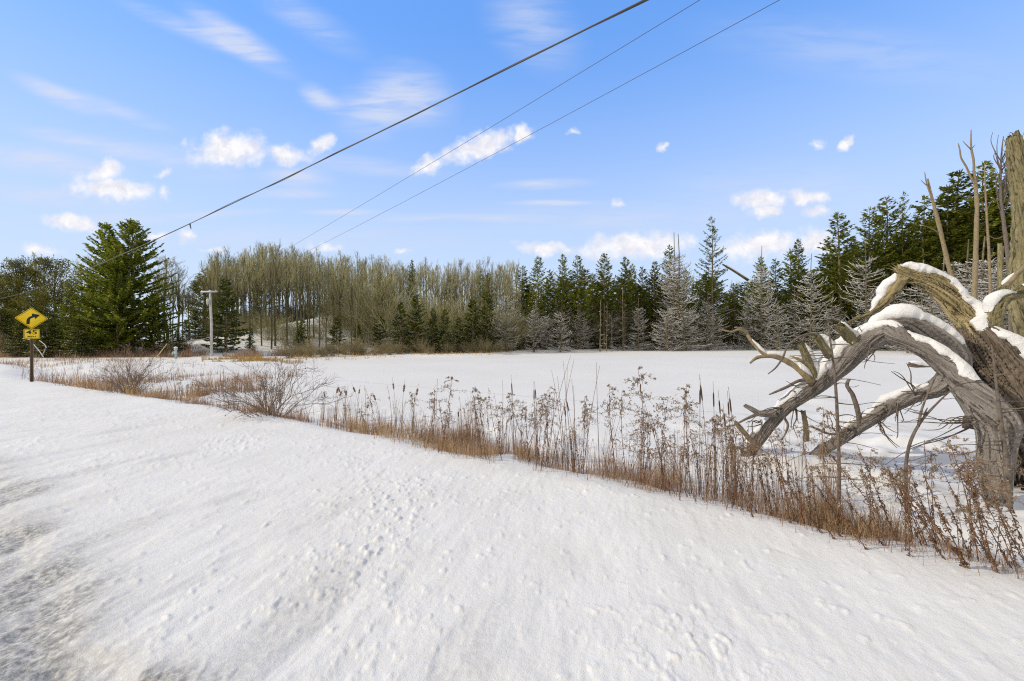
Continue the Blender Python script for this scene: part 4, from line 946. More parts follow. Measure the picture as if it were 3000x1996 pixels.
stem_thing('dead_tree', 'thin straight dead spike right of the upright forked trunk', 'tree',
    [[(2905,1080,27,3.85),(2900,800,27,3.58),(2892,650,27,2.75),(2887,560,27,1.93),(2884,478,27,0.83)], [(2890,620,27,1.10),(2905,590,27,0.83),(2920,585,27,0.44)], [(2886,530,27,0.83),(2900,515,27,0.55),(2912,500,27,0.33)], [(2886,505,27,0.83),(2905,512,27,0.55),(2918,520,27,0.33)], [(2893,690,27,1.38),(2920,700,27,1.10),(2940,690,27,0.55)]], M_PALEBRANCH, sides=10, seed=80, step=.2)
stem_thing('dead_tree', 'short broken stub trunk left of the big snag', 'tree', [[(2932,1080,24,6.60),(2932,900,24,6.60),(2930,780,24,6.05),(2929,714,24,4.95)]], M_SNAG, sides=14, seed=85, step=.12)
rows = [[(2962,1080,22,4.95),(2958,860,22,4.95),(2951,740,22,4.95),(2940,650,22,4.40),(2933,590,22,3.85),(2931,520,22,3.03),(2933,470,22,2.20),(2936,430,22,1.65),(2940,400,22,0.83)]]
rb_ = np.random.default_rng(9)
for k_ in range(26):
    y0 = rb_.uniform(430, 640); x0 = np.interp(y0, [430, 640], [2935, 2939]); sgn = rb_.choice([-1, 1]); up_ = rb_.uniform(40, 120); w_ = rb_.uniform(10, 34)
    rows.append([(x0, y0, 22, 1.5), (x0 + sgn * w_ * .6, y0 - up_ * .3, 22 + rb_.uniform(-.3, .3), 1.2), (x0 + sgn * w_ + rb_.normal(0, 4), y0 - up_ * .7, 22, .9), (x0 + sgn * w_ * .9 + rb_.normal(0, 7), max(y0 - up_, 388), 22, .6)])
stem_thing('bare_tree', 'bare tree with dense upswept bushy top just left of the big snag', 'tree', rows, M_TWIG, sides=10, seed=90, step=.15)
# saplings in front of the fallen tree
def side_twigs(rows, n, rng, ln, r=1.3, up=0.0, f=(.1, .9)):
    o = []; C = np.array(rows, float)
    for q in range(n):
        t_ = rng.uniform(*f) * (len(C) - 1); i_ = int(t_); u_ = t_ - i_; c = C[i_] * (1 - u_) + C[min(i_ + 1, len(C) - 1)] * u_
        sg = rng.choice([-1, 1]); l_ = ln * rng.uniform(.4, 1.1); dz = rng.uniform(-.4, .4)
        pts = [(c[0], c[1], c[2], r * 1.4)]
        for k_, fr in enumerate((.3, .65, 1.0)):
            pts.append((c[0] + sg * l_ * fr, c[1] - up * l_ * fr + rng.normal(0, 5) + 22 * fr * fr * (l_ / 150), c[2] + dz * fr, r * (1.1 - .7 * fr)))
        o.append(pts)
    return o
r1 = [(2459,1500,5.15,8.5),(2458,1400,5.15,8),(2455,1280,5.15,7.5),(2451,1180,5.15,7),(2445,1095,5.15,6),(2437,1030,5.15,5),(2430,980,5.15,4),(2425,925,5.15,1.6)]
r1 = [(a_, b_, c_, d_ * .62) for a_, b_, c_, d_ in r1]
stem_thing('sapling', 'thin straight dark sapling crossing the left arm of the fallen tree', 'sapling', [r1] + side_twigs(r1, 22, rs, 170, 1.5, .05, (.12, .8)), M_TWIG, sides=10, seed=120, step=.06, pn=('stem', 'twig'))
r2 = [(2657,1500,4.7,8),(2655,1430,4.7,8),(2654,1363,4.7,7.5),(2664,1305,4.7,7),(2682,1262,4.7,6.5),(2704,1228,4.7,5.5),(2730,1198,4.7,4.5),(2764,1164,4.7,3.5),(2792,1140,4.7,2.5),(2818,1116,4.7,1.2)]
r2 = [(a_, b_, c_, d_ * .62) for a_, b_, c_, d_ in r2]
stem_thing('sapling', 'bent dark sapling leaning right across the low branch of the fallen tree', 'sapling', [r2, [(2690,1250,4.7,4),(2700,1200,4.7,3.2),(2720,1150,4.7,2.5),(2738,1110,4.7,2),(2752,1072,4.7,1)], [(2705,1228,4.7,2.5),(2712,1205,4.7,2),(2718,1195,4.7,1)]] + side_twigs(r2, 12, rs, 110, 1.3, .3, (.2, .95)), M_TWIG, sides=10, seed=150, step=.06, pn=('stem', 'twig'))
r3 = [(2959,1490,4.4,11),(2956,1420,4.4,11),(2948,1340,4.4,10),(2938,1280,4.4,9),(2930,1210,4.4,7.5),(2922,1150,4.4,6),(2914,1080,4.4,4.5),(2905,1010,4.4,2)]
r3 = [(a_, b_, c_, d_ * .62) for a_, b_, c_, d_ in r3]
stem_thing('sapling', 'grey sapling standing in front of the foot of the fallen tree', 'sapling', [r3] + side_twigs(r3, 14, rs, 190, 1.8, .1, (.1, .85)), M_TWIG, sides=12, seed=170, step=.06, pn=('stem', 'twig'))
# small log half buried on the pond
t = stem_thing('log', 'small dark log under a snow lump, seen through the arch of the fallen tree', 'log', [[(2664,1068,12.6,7,8),(2690,1072,12.6,6,10),(2722,1074,12.6,3,4),(2745,1073,12.6,2,0)]], M_DARKWOOD, sides=12, seed=200, step=.04)
t = stem_thing('stump', 'small dark broken stump behind the foot of the fallen tree', 'stump', [[(2838,1252,6.3,14),(2836,1235,6.3,13),(2834,1222,6.3,10)]], M_DARKWOOD, sides=16, seed=201, step=.03)

# ------------------------------------------------------------------ vegetation along the near bank
def weed(seed, H=1.25, plume=True, leafn=70, curl=1.0, bare_low=.1, ll=1.0):
    """withered goldenrod: stem, curled hanging leaves, arching plume of fluffy heads"""
    rng = np.random.default_rng(seed); k = 9
    dr = rng.normal(0, .05, 2); z = np.linspace(-.08, H, k)
    S = np.stack([dr[0] * z + .05 * H * np.sin(z * 2 + seed), dr[1] * z + .04 * H * np.cos(z * 1.7 + seed) , z], 1)
    mb = MB(); mb.tubes(S, np.linspace(.0055, .0022, k), 5)
    lb, pb = MB(), MB(); n = leafn; f = rng.uniform(bare_low, .97, n)
    b, _ = along(S[None], np.zeros(n, int), f); a = rng.uniform(0, 6.28, n)
    o = np.stack([np.cos(a), np.sin(a), 0 * a], 1); ln = rng.uniform(.035, .085, n) * ll; dn = rng.uniform(.3, 1.6, n); nk = 5
    tt = np.linspace(0, 1, nk)[None, :, None]; cu = rng.uniform(.5, 2.2, n)[:, None, None] * curl
    C = b[:, None] + o[:, None] * (ln[:, None, None] * np.sin(tt * cu * 1.4) * .65) + np.array([0, 0, 1.]) * (ln * dn)[:, None, None] * (.3 * np.sin(tt * 3) - tt * .9)
    sd_ = np.cross(o, [0, 0, 1.])[:, None] * (rng.uniform(.003, .0075, n)[:, None, None] * np.sin(math.pi * np.clip(tt * .85 + .15, 0, 1)) + .0006)
    V = np.stack([C - sd_, C + sd_], 2); idx = np.arange(n * nk * 2).reshape(n, nk, 2)
    lb.add(V, np.stack([idx[:, :-1, 0], idx[:, :-1, 1], idx[:, 1:, 1], idx[:, 1:, 0]], -1))
    res = []
    if plume:
        m = 11; f = rng.uniform(.72, 1, m); b, _ = along(S[None], np.zeros(m, int), f); a = rng.normal(rng.uniform(0, 6.28), 1.3, m)
        d = unit(np.stack([np.cos(a), np.sin(a), rng.uniform(.4, 1.1, m)], 1)); l2 = .26 * (1.15 - (f - .72) / .28) * rng.uniform(.6, 1.2, m) + .05
        Q = grow(rng, b, d, l2, 6, np.stack([np.cos(a) * .4, np.sin(a) * .4, -.75 + 0 * a], 1), .08)
        mb.tubes(Q, np.full((m, 1), .0017) * np.linspace(1, .6, 6)[None], 3)
        i, f2, bb, dd, l3 = children_of(rng, Q, 9, .2, 1, .9, .35, l2, .28, .2)
        i2 = np.repeat(np.arange(len(bb)), 5); c = bb[i2] + dd[i2] * (l3[i2] * rng.uniform(0, 1, len(i2)))[:, None]
        pb.kites(c, unit(rng.normal(0, 1, (len(c), 3)) + [0, 0, .5]) * rng.uniform(.012, .026, (len(c), 1)), rng.uniform(.003, .0065, len(c)), rng.normal(0, 1, (len(c), 3)))
        mb.tubes(np.stack([bb, bb + dd * l3[:, None]], 1), np.full((len(bb), 2), .0009), 3)
    res = [('stem', mb.mesh('weed_stem', M_GOLDROD, True), []), ('leaves', lb.mesh('weed_leaves', M_GLEAF), [])]
    if pb.n: res.append(('plume', pb.mesh('weed_plume', M_PLUME), []))
    return res
GW = [weed(500 + i, 1.25, True, [60, 80, 50, 90, 40, 70][i]) for i in range(6)]
GD = [weed(520 + i, 1.0, i == 2, 95, 1.3, .02, .66) for i in range(5)]
GN = [weed(540 + i, 1.2, False, 8, .8) for i in range(3)]
def cattail(seed, H=1.5, fluffy=False, blades=5):
    rng = np.random.default_rng(seed); k = 7; z = np.linspace(-.1, H, k); bx = rng.normal(0, .05, 2)
    S = np.stack([bx[0] * z ** 2, bx[1] * z ** 2, z], 1); mb = MB(); mb.tubes(S, np.linspace(.006, .003, k), 5)
    hb = MB(); lo = .78; b, tg = along(S[None], np.zeros(2, int), np.array([lo, lo + .13])); r = .027 if fluffy else .0125
    ax = b[1] - b[0]; L_ = np.linalg.norm(ax); cc = [b[0] + ax * q for q in np.linspace(0, 1, 9)]
    pr = np.array([.3, .85, 1, 1, 1, 1, 1, .85, .25]) * r
    if fluffy: pr = pr * rng.uniform(.6, 1.5, 9)
    hb.tubes(np.array(cc), pr, 8)
    res = [('stem', mb.mesh('cattail_stem', M_REED, True), []), ('head', hb.mesh('cattail_head', M_CATFLUFF if fluffy else M_CATHEAD, not fluffy), [])]
    lb = MB(); n = blades; a = rng.uniform(0, 6.28, n); ln = rng.uniform(.6, 1.0, n) * H * .8; kk = 8; t_ = np.linspace(0, 1, kk)[None, :, None]
    o = np.stack([np.cos(a), np.sin(a), 0 * a], 1)[:, None]; bend = rng.uniform(.05, .45, n)[:, None, None]
    C = o * (.02 + bend * t_ ** 2.2) + np.array([0, 0, 1.]) * ln[:, None, None] * (t_ - bend * .5 * t_ ** 3)
    sd_ = np.cross(o[:, 0], [0, 0, 1.])[:, None] * .006 * (1 - t_ ** 2 * .9)
    V = np.stack([C - sd_, C + sd_], 2); idx = np.arange(n * kk * 2).reshape(n, kk, 2)
    lb.add(V, np.stack([idx[:, :-1, 0], idx[:, :-1, 1], idx[:, 1:, 1], idx[:, 1:, 0]], -1))
    res.append(('blades', lb.mesh('cattail_blades', M_REED), [])); return res
CT = [cattail(560 + i) for i in range(4)]; CF = [cattail(570 + i, 1.5, True) for i in range(3)]
def ground_at(px, s_target):                        # the spot on the bank seen in direction px at a distance s from the road edge
    Ds = np.linspace(2.3, 45, 900); xs = (px - CX) / F * Ds; s = s_edge(xs, Ds); i = int(np.argmax(s > s_target)); D = Ds[i]; return xs[i], D, gz(xs[i], D)
# cattails: (px, py of the head's middle, distance past the edge, fluffy)
CTS = [(948,1157,1.9,1),(980,1143,1.9,1),(986,1152,2.0,1),(1007,1152,1.8,1),(1011,1141,2.1,1),(1026,1151,2.0,1),(1045,1147,2.0,1),(1056,1140,2.2,1),(1114,1163,1.8,1),(1160,1131,2.0,1),(1176,1135,1.8,1),(1211,1146,2.1,1),(1209,1170,1.7,0),
       (1506,1137,1.7,0),(1567,1152,1.8,0),(1576,1154,1.6,0),(1488,1222,1.4,0),(1664,1205,1.3,0),(1683,1190,1.5,0),(2050,1160,1.7,0),(2072,1152,1.8,0),(2095,1172,1.6,0),(2120,1195,1.7,0),(2143,1198,1.5,0),(2155,1186,1.6,0),(2136,1228,1.3,0),(1062,1190,1.6,1),(1345,1215,1.5,0),(725,1150,1.8,0)]
for j, (px, py, s_, fl) in enumerate(CTS):
    x, y, z = ground_at(px, s_); hgt = CAMZ - (py - HY) / F * y - z; sc_ = max(hgt / (1.5 * .84), .3)
    side = 'cattail with fluffy bursting head in the reeds right of the near bare bush' if px < 1230 else 'slim brown cattail in the middle of the reed fringe' if px < 1800 else 'slim dark cattail left of the grounded arm of the fallen tree'
    grp = 'fluffy cattails' if px < 1230 else 'slim cattails of the middle fringe' if px < 1800 else 'slim cattails beside the fallen tree'
    place((CF if fl else CT)[j % (3 if fl else 4)], 'cattail', side, 'cattail', (x, y, z), rnd.uniform(0, 6), (max(sc_ * .8, .75),) * 2 + (sc_,), grp)
def wzone(px):
    if px < 700: return ('withered brown weed along the road edge between the two bare bushes', 'weeds between the bare bushes')
    if px < 1250: return ('withered brown weed among the fluffy cattails', 'weeds among the fluffy cattails')
    if px < 1800: return ('withered goldenrod in the middle of the reed fringe', 'goldenrod of the middle fringe')
    if px < 2250: return ('withered goldenrod left of the grounded arm of the fallen tree', 'goldenrod left of the fallen tree')
    return ('reddish brown withered weed leaning left on the bank below the fallen tree', 'leaning weeds below the fallen tree')
def tilt(t, lean):
    t.rotation_mode = 'ZYX'; t.rotation_euler = (lean[0], lean[1], t.rotation_euler[2])
def put_weed(var, H, px, s_, ytop=None, lean=None, sc_=None, lbl=None):
    x, y, z = ground_at(px, s_)
    k_ = sc_ if ytop is None else max((CAMZ - (ytop - HY) / F * y - z) / H, .3)
    lb, g = wzone(px) if lbl is None else (lbl, None)
    t = place(var, 'goldenrod', lb, 'weed', (x, y, z), rnd.uniform(0, 6.28), (max(k_, .5),) * 2 + (k_,), g)
    if lean: tilt(t, lean)
# the tall plumes that stand out
for px, yt, s_, lb in [(1879,1080,1.2,'tallest goldenrod plume rising against the pond snow'),(1800,1132,1.3,'wide goldenrod plume left of the tallest one'),(1835,1150,1.1,'goldenrod plume tucked beside the tallest one'),(2035,1132,1.3,'big goldenrod plume beside the slim dark cattails'),(2000,1180,1.0,'smaller goldenrod plume left of the slim dark cattails'),
        (1437,1165,1.2,'goldenrod plume at the left end of the middle fringe'),(1470,1180,1.0,'second goldenrod plume at the left end of the middle fringe'),(1535,1196,.9,'goldenrod plume under the first slim cattail'),(1602,1155,1.2,'narrow goldenrod in the middle fringe'),(1950,1170,1.2,'narrow goldenrod right of the tallest plume'),
        (1708,1190,1.0,'goldenrod in the centre of the middle fringe'),(2440,1205,1.6,'goldenrod plume wrapped round the straight dark sapling'),(2360,1250,1.5,'dark red goldenrod in front of the low branch tip'),(2760,1322,.9,'lone goldenrod plume in front of the bent sapling'),(595,1123,1.4,'lone goldenrod right of the first bare bush'),(550,1128,1.3,'goldenrod left of the lone one by the bare bush')]:
    put_weed(GW[rnd.randrange(6)], 1.25, px, s_, yt, lbl=lb)
for j in range(84):
    px = rnd.uniform(1240, 2230); base = 1165 + .035 * (px - 1500)
    put_weed(rnd.choice(GW + GN + GD[:2]), 1.25, px, rnd.uniform(.05, 1.5), None, (rnd.gauss(0, .10), rnd.gauss(0, .10)), rnd.uniform(.38, .92))
for j in range(46):
    px = 2150 + 20 * j + rnd.uniform(-9, 9)
    k_ = rnd.uniform(.5, .92)
    put_weed(rnd.choice(GD + GD + GW[:2]), 1.0, px, rnd.uniform(-.05, .6), None, (rnd.gauss(0, .08), -abs(rnd.gauss(.44, .13)) * min(1, (px - 2050) / 400)), k_)
for j in range(46):
    px = rnd.uniform(400, 1250); put_weed(rnd.choice(GW + GN + GN), 1.25, px, rnd.uniform(.1, 1.6), None, (rnd.gauss(0, .12), rnd.gauss(0, .12)), rnd.uniform(.35, .72))
for j in range(60):
    px = rnd.uniform(850, 2200); put_weed(rnd.choice(GN + GN + GW[2:3]), 1.25, px, rnd.uniform(.05, 1.9), None, (rnd.gauss(0, .16), rnd.gauss(0, .16)), rnd.uniform(.4, .9))
for j in range(34):
    px = rnd.uniform(1900, 2980); put_weed(rnd.choice(GN + GN + GD[:3] + GW[:1]), 1.25 if px < 2300 else 1.1, px, rnd.uniform(.1, 1.3), None, (rnd.gauss(0, .14), rnd.gauss(-.16, .16)), rnd.uniform(.5, .85))
# long bare wands
def wand(seed):
    rng = np.random.default_rng(seed); z = np.linspace(-.1, 1.6, 8); mb = MB(); b_ = rng.normal(0, .08, 2)
    mb.tubes(np.stack([b_[0] * z ** 2, b_[1] * z ** 2, z], 1), np.linspace(.006, .0018, 8), 5); return [('stem', mb.mesh('wand_stem', M_GOLDROD, True), [])]
WN = [wand(600 + i) for i in range(3)]
for px, yt, s_, ln_ in [(1650,1035,.8,.16),(1680,1075,.8,.1),(1640,1058,.9,-.12),(1700,1045,.8,.26),(1738,1062,.9,-.06),(1748,1068,.8,.12),(1625,1100,.7,-.1),(1648,1085,.8,0),(1500,1115,1.0,.1),(1668,1130,.8,.2),(1725,1115,.8,.15),(1710,1130,.7,.1)]:
    x, y, z = ground_at(px - ln_ * 330, s_); k_ = (CAMZ - (yt - HY) / F * y - z) / 1.6
    tilt(place(WN[rnd.randrange(3)], 'bare_wand', 'long thin leafless wand standing in the middle of the reed fringe', 'wand', (x, y, z), rnd.uniform(0, 6), (1, 1, k_), 'long bare wands of the middle fringe'), (0, ln_ * .8))
# the two bare bushes by the road
place(bush(610, 1.5, 40, .85, .0085, (7, 5), M_BUSH, (-.08, 0), .55, 160, .32), 'bare_bush', 'large leafless bush at the road edge left of the fluffy cattails', 'bush', (lambda p: (p[0], p[1], p[2]))(ground_at(795, .35)), .0, (.9, .9, .92))
place(bush(611, 1.7, 50, .7, .0095, (6, 5), M_BUSH, (.12, 0), .5, 40, .3), 'bare_bush', 'dark leafless bush at the road edge farther left, before the shaded snow', 'bush', (lambda p: (p[0], p[1], p[2]))(ground_at(372, .5)), 0.0, (.72, .72, .82))

# grasses nobody could count
def grass(name, xs, ys, zs, hmin, hmax, w, m, seed, bend=(.1, .6), lean=(0, 0)):
    rng = np.random.default_rng(seed); n = len(xs); kk = 4; t_ = np.linspace(0, 1, kk)[None, :, None]
    a = rng.uniform(0, 6.28, n); o = np.stack([np.cos(a), np.sin(a), 0 * a], 1); ln = rng.uniform(hmin, hmax, n) * np.clip(.75 + 1.3 * fbm(xs * 1.5, ys * 1.5, 14.0, 3), .3, 1.5); bd = rng.uniform(*bend, n) ** .8
    b = np.stack([xs, ys, zs - .04], 1)
    C = b[:, None] + (o * .8 + [lean[0], lean[1], 0])[:, None] * (ln * bd)[:, None, None] * t_ ** 1.8 + np.array([0, 0, 1.]) * ln[:, None, None] * (t_ - .35 * bd[:, None, None] * t_ ** 2.5)
    sd_ = np.cross(o, [0, 0, 1.])[:, None] * (w * rng.uniform(.6, 1.3, n))[:, None, None] * (1.05 - t_)
    mb = MB(); V = np.stack([C - sd_, C + sd_], 2); idx = np.arange(n * kk * 2).reshape(n, kk, 2)
    mb.add(V, np.stack([idx[:, :-1, 0], idx[:, :-1, 1], idx[:, 1:, 1], idx[:, 1:, 0]], -1))
    o_ = link(name, mb.mesh(name, m)); o_['kind'] = 'stuff'; return o_
rg = np.random.default_rng(77)
def scatter_edge(n, p0, p1, s0, s1, fr, thr):
    px = rg.uniform(p0, p1, n); s_t = rg.uniform(s0, s1, n)
    # walk along the bank curve, then step off it by s
    e = EDGE; m = [(i, (q[0] / max(q[1], .1))) for i, q in enumerate(e)]
    tan = (px - CX) / F
    ea = np.array([q[0] / q[1] if q[1] > .4 else 99 for q in e]); ok = ea < 50
    o = np.argsort(ea[ok]); X = np.interp(tan, ea[ok][o], e[ok][o][:, 0]); Y = np.interp(tan, ea[ok][o], e[ok][o][:, 1])
    gx = np.gradient(e[:, 0]); gy = np.gradient(e[:, 1]); nx, ny = -gy, gx; l_ = np.hypot(nx, ny); nx, ny = nx / l_, ny / l_
    k1 = np.interp(tan, ea[ok][o], nx[ok][o]); k2 = np.interp(tan, ea[ok][o], ny[ok][o])
    sg = np.sign(s_edge(X[:1] + k1[:1], Y[:1] + k2[:1]))
    s_t = s_t * (1 + .45 * fbm(X * .8, Y * .8, 9.0, 3)) + rg.normal(0, .12, n)
    X = X + sg * k1 * s_t; Y = Y + sg * k2 * s_t
    keep = fbm(X * fr, Y * fr, 3.0, 3) > thr
    X, Y = X[keep], Y[keep]; return X, Y, terrain(X, Y, False)
for n_, p0, p1, s0, s1, fr, thr, h0, h1, w_, m_, bd in [
        (6500, 1230, 1900, .25, 1.9, 1.7, .02, .06, .44, .0032, M_GRASS, (.1, .7)), (1700, 1900, 2480, .25, 1.9, 1.7, .02, .06, .42, .0032, M_GRASS, (.1, .7)), (5200, 860, 1400, .3, 2.4, 1.5, -.06, .08, .48, .0045, M_GRASS, (.1, .7)),
        (3600, 2200, 3050, .2, 1.5, 1.6, .06, .08, .36, .003, M_GRASS, (.1, .8)), (2600, 950, 1300, .8, 2.3, .8, .1, .3, .8, .004, M_GRASSD, (.05, .3)),
        (3800, 1300, 1900, .1, 1.7, 1.9, .02, .1, .58, .0024, M_GRASSD, (.05, .5)), (1000, 1900, 2480, .1, 1.7, 1.9, .02, .1, .5, .0024, M_GRASSD, (.05, .5)), (2600, 650, 1000, .2, 1.3, 1.3, -.08, .12, .5, .0045, M_GRASSD, (.05, .5)), (1600, 640, 900, .4, 1.1, 1.3, .05, .15, .5, .0045, M_GRASS, (.05, .5)),
        (2000, 2180, 3050, .1, 1.2, 1.8, .06, .1, .42, .0022, M_GRASSD, (.1, .7)), (1100, 1250, 2450, .3, 1.8, .9, -.1, .4, 1.05, .0028, M_GRASSD, (.02, .25)),
        (1500, 380, 650, .2, 1.0, 1.1, -.05, .12, .45, .005, M_GRASSD, (.1, .6)), (10500, -120, 330, .4, 8.0, .45, -.14, .2, .7, .010, M_GRASSD, (.05, .5)), (4000, 130, 380, .4, 2.6, .7, -.02, .2, .6, .009, M_GRASS, (.1, .6))]:
    x, y, z = scatter_edge(n_, p0, p1, s0, s1, fr, thr); rag_ = .25 + .75 * rg.random(len(x)) ** 1.5
    grass('dead_grass' if m_ is M_GRASS else 'red_brown_grass', x, y, z, h0, h1, w_, m_, int(n_ + p0), bd)
def scatter_px(n, p0, p1, d0, d1, fr, thr, flt=None):
    px = rg.uniform(p0, p1, n); D = rg.uniform(d0, d1, n); X = (px - CX) / F * D; keep = fbm(X * fr, D * fr, 5.0, 3) > thr
    X, D = X[keep], D[keep]; sh = s_shore(X, D); k = sh > (.4 if flt is None else flt); X, D = X[k], D[k]; return X, D, terrain(X, D, False)
x, y, z = scatter_px(6500, 590, 900, 32, 40, .25, -.02); grass('golden_far_grass', x, y, z, .2, .6, .02, M_GRASSF, 9)
x, y, z = scatter_px(7000, 850, 1500, 36, 58, .3, -.05); grass('golden_far_grass', x, y, z, .25, .6, .018, M_GRASSF, 10)
x, y, z = scatter_px(4500, 540, 880, 39, 45, .3, -.05); grass('red_brown_grass', x, y, z, .5, 1.2, .02, M_GRASSD, 11)
x, y, z = scatter_px(7000, -120, 560, 38.5, 42, .3, -.2); grass('red_brown_grass', x, y, z, .4, 1.0, .02, M_GRASSD, 12)
# pale arching bush and snowy forked branch on the far bank
x, y = at(400, 40.5); place(bush(620, 1.7, 26, 1.5, .03, (3, 2), M_PALEBRANCH, (0, 0), .5), 'arching_bush', 'straw-coloured bush of arching stems in front of the big evergreen trunks', 'bush', (x, y, gz(x, y)), 0.3, (1.3, 1, 1))
stem_thing('forked_branch', 'snow-covered forked branch standing behind the road sign', 'branch', [[(127,1048,36,1.3,.6),(115,1030,36,1.2,.8),(100,1012,36,1.1,.8),(86,996,36,.9,.8),(66,993,36,1,1)], [(126,1040,36,1.1,.6),(134,1022,36,1.1,.8),(130,1010,36,.9,.8),(114,998,36,1,1)]], M_TWIG, sides=8, seed=300, step=.1)

# ------------------------------------------------------------------ road sign
def prism(mb, pts, y0, y1):
    n = len(pts); f = [(p[0], y0, p[1]) for p in pts]; b = [(p[0], y1, p[1]) for p in pts]
    bm = bpy.data.curves  # noqa
    import bmesh
    m = bmesh.new(); vf = [m.verts.new(p) for p in f]; vb = [m.verts.new(p) for p in b]
    m.faces.new(vf); m.faces.new(vb[::-1])
    for i in range(n): m.faces.new((vf[i], vb[i], vb[(i + 1) % n], vf[(i + 1) % n]))
    bmesh.ops.triangulate(m, faces=m.faces[:]); bmesh.ops.recalc_face_normals(m, faces=m.faces[:])
    m.verts.index_update()
    mb.add([v.co[:] for v in m.verts], None, [[v.index for v in fc.verts] for fc in m.faces]); m.free()
def rrect(cx, cz, w, h, r, rot=0.0, n=5):
    o = []
    for (sx, sz, a0) in ((1, 1, 0), (-1, 1, 90), (-1, -1, 180), (1, -1, 270)):
        for k_ in range(n):
            a = R(a0 + 90 * k_ / (n - 1)); o.append((sx * (w / 2 - r) + r * math.cos(a), sz * (h / 2 - r) + r * math.sin(a)))
    c, s = math.cos(rot), math.sin(rot); return [(cx + p[0] * c - p[1] * s, cz + p[0] * s + p[1] * c) for p in o]
def ring(mb, o, i, y0, y1):
    n = len(o); V = [(p[0], y, p[1]) for y in (y0, y1) for p in o] + [(p[0], y, p[1]) for y in (y0, y1) for p in i]; q = []
    for k_ in range(n):
        j = (k_ + 1) % n; q += [(k_, j, 2 * n + j, 2 * n + k_), (k_, n + k_, n + j, j), (n + k_, 3 * n + k_, 3 * n + j, n + j), (2 * n + k_, 2 * n + j, 3 * n + j, 3 * n + k_)]
    mb.add(V, q)
def paint(name, c, rough=.45):
    def f(t, b):
        g = N(t, 'ShaderNodeNewGeometry'); n = noise(t, g.outputs['Position'], 9, 5.0, .6)
        L(t, mixc(t, smooth(t, n.outputs['Fac'], .3, .75), rgb(*c), rgb(*[q * .86 for q in c])), b.inputs['Base Color']); setp(b, Roughness=rough)
    return mat(name, f)
M_YEL, M_BLK = paint('sign_yellow', (.98, .68, .006), .3), paint('sign_black', (.012, .011, .010), .5)
M_STEEL = paint('rusty_post_steel', (.15, .105, .06), .6)
M_WHITEWOOD = simple('weathered_pole_wood', (.42, .41, .39), (.58, .57, .55), 3, .8)
M_PALEBLUE = paint('pale_blue_paint', (.42, .55, .60), .5)
SX, SY = W(93, 1118, 15.5)[:2]; sz0 = gz(SX, SY)
face = math.atan2(-SX, SY)                            # turn the sign towards the oncoming road
ts = thing('road_sign', 'yellow diamond right-curve sign with 45 MPH plate on a brown post', 'road sign', (SX, SY, sz0), -0.86 + math.pi * 0 if False else math.atan2(SX, -SY) + math.pi * 0.0)
ts.rotation_euler[2] = math.atan2(-SX, SY) * 0.95
def sp(name, mb, m, parent=ts): return link(name, mb.mesh(name, m), parent)
zc, zp, hd = 2.46 - sz0, 1.85 - sz0, .60
mb = MB(); mb.box((0, .035, 1.4), (.05, .006, 3.0)); mb.box((-.025, .02, 1.4), (.006, .03, 3.0)); mb.box((.025, .02, 1.4), (.006, .03, 3.0)); mb.box((-.037, .004, 1.4), (.02, .005, 3.0)); mb.box((.037, .004, 1.4), (.02, .005, 3.0)); sp('post', mb, M_STEEL)
pan = MB(); prism(pan, rrect(0, zc, hd, hd, .04, R(45)), -.004, -.001); dia = sp('diamond_panel', pan, M_YEL)
mb = MB(); ring(mb, rrect(0, zc, hd - .03, hd - .03, .032, R(45)), rrect(0, zc, hd - .052, hd - .052, .026, R(45)), -.007, -.0045); sp('border', mb, M_BLK, dia)
ar = [(-.134,-.232),(-.053,-.232),(-.050,-.12),(-.049,-.085),(-.043,-.05),(-.03,-.02),(-.012,.006),(.010,.022),(.038,.034),(.074,.040),(.091,-.026),(.210,.140),(.005,.186),(.043,.109),(.005,.095),(-.03,.077),(-.066,.05),(-.094,.017),(-.113,-.022),(-.125,-.066),(-.131,-.12)]
mb = MB(); prism(mb, [(p[0], p[1] + zc) for p in ar], -.007, -.0045); sp('arrow', mb, M_BLK, dia)
pan = MB(); prism(pan, rrect(0, zp, .40, .39, .03), -.004, -.001); pl = sp('speed_plate', pan, M_YEL)
mb = MB(); ring(mb, rrect(0, zp, .375, .365, .024), rrect(0, zp, .357, .347, .018), -.007, -.0045); sp('border', mb, M_BLK, pl)
def words(txt, size, cx, cz, y, parent, m, name, sx=1.0, off=0.0):
    cu = bpy.data.curves.new(name, 'FONT'); cu.body = txt; cu.size = size; cu.align_x = 'CENTER'; cu.align_y = 'CENTER'; cu.extrude = .001; cu.offset = off
    o = bpy.data.objects.new(name, cu); COL.objects.link(o); bpy.context.view_layer.update()
    me = bpy.data.meshes.new_from_object(o.evaluated_get(bpy.context.evaluated_depsgraph_get())); bpy.data.objects.remove(o)
    me.transform(Matrix.Translation((cx, y, cz)) @ Matrix.Rotation(R(90), 4, 'X') @ Matrix.Diagonal((sx, 1, 1, 1))); me.materials.clear(); me.materials.append(m)
    return link(name, me, parent)
words('45', .225, 0, zp + .056, -.0055, pl, M_BLK, 'numerals', 1.3, .004)
words('MPH', .08, 0, zp - .106, -.0055, pl, M_BLK, 'lettering', 1.35, .0015)
mb = MB()
for q in (zc + .16, zc - .16, zp + .15, zp - .15): mb.lathe([(0, 0), (.009, 0), (.009, .004), (0, .004)], 8, (0, 0, 0)); mb.v[-1] = np.stack([mb.v[-1][:, 0], -.0045 - mb.v[-1][:, 2], mb.v[-1][:, 1] + q], 1)
sp('bolts', mb, M_STEEL)

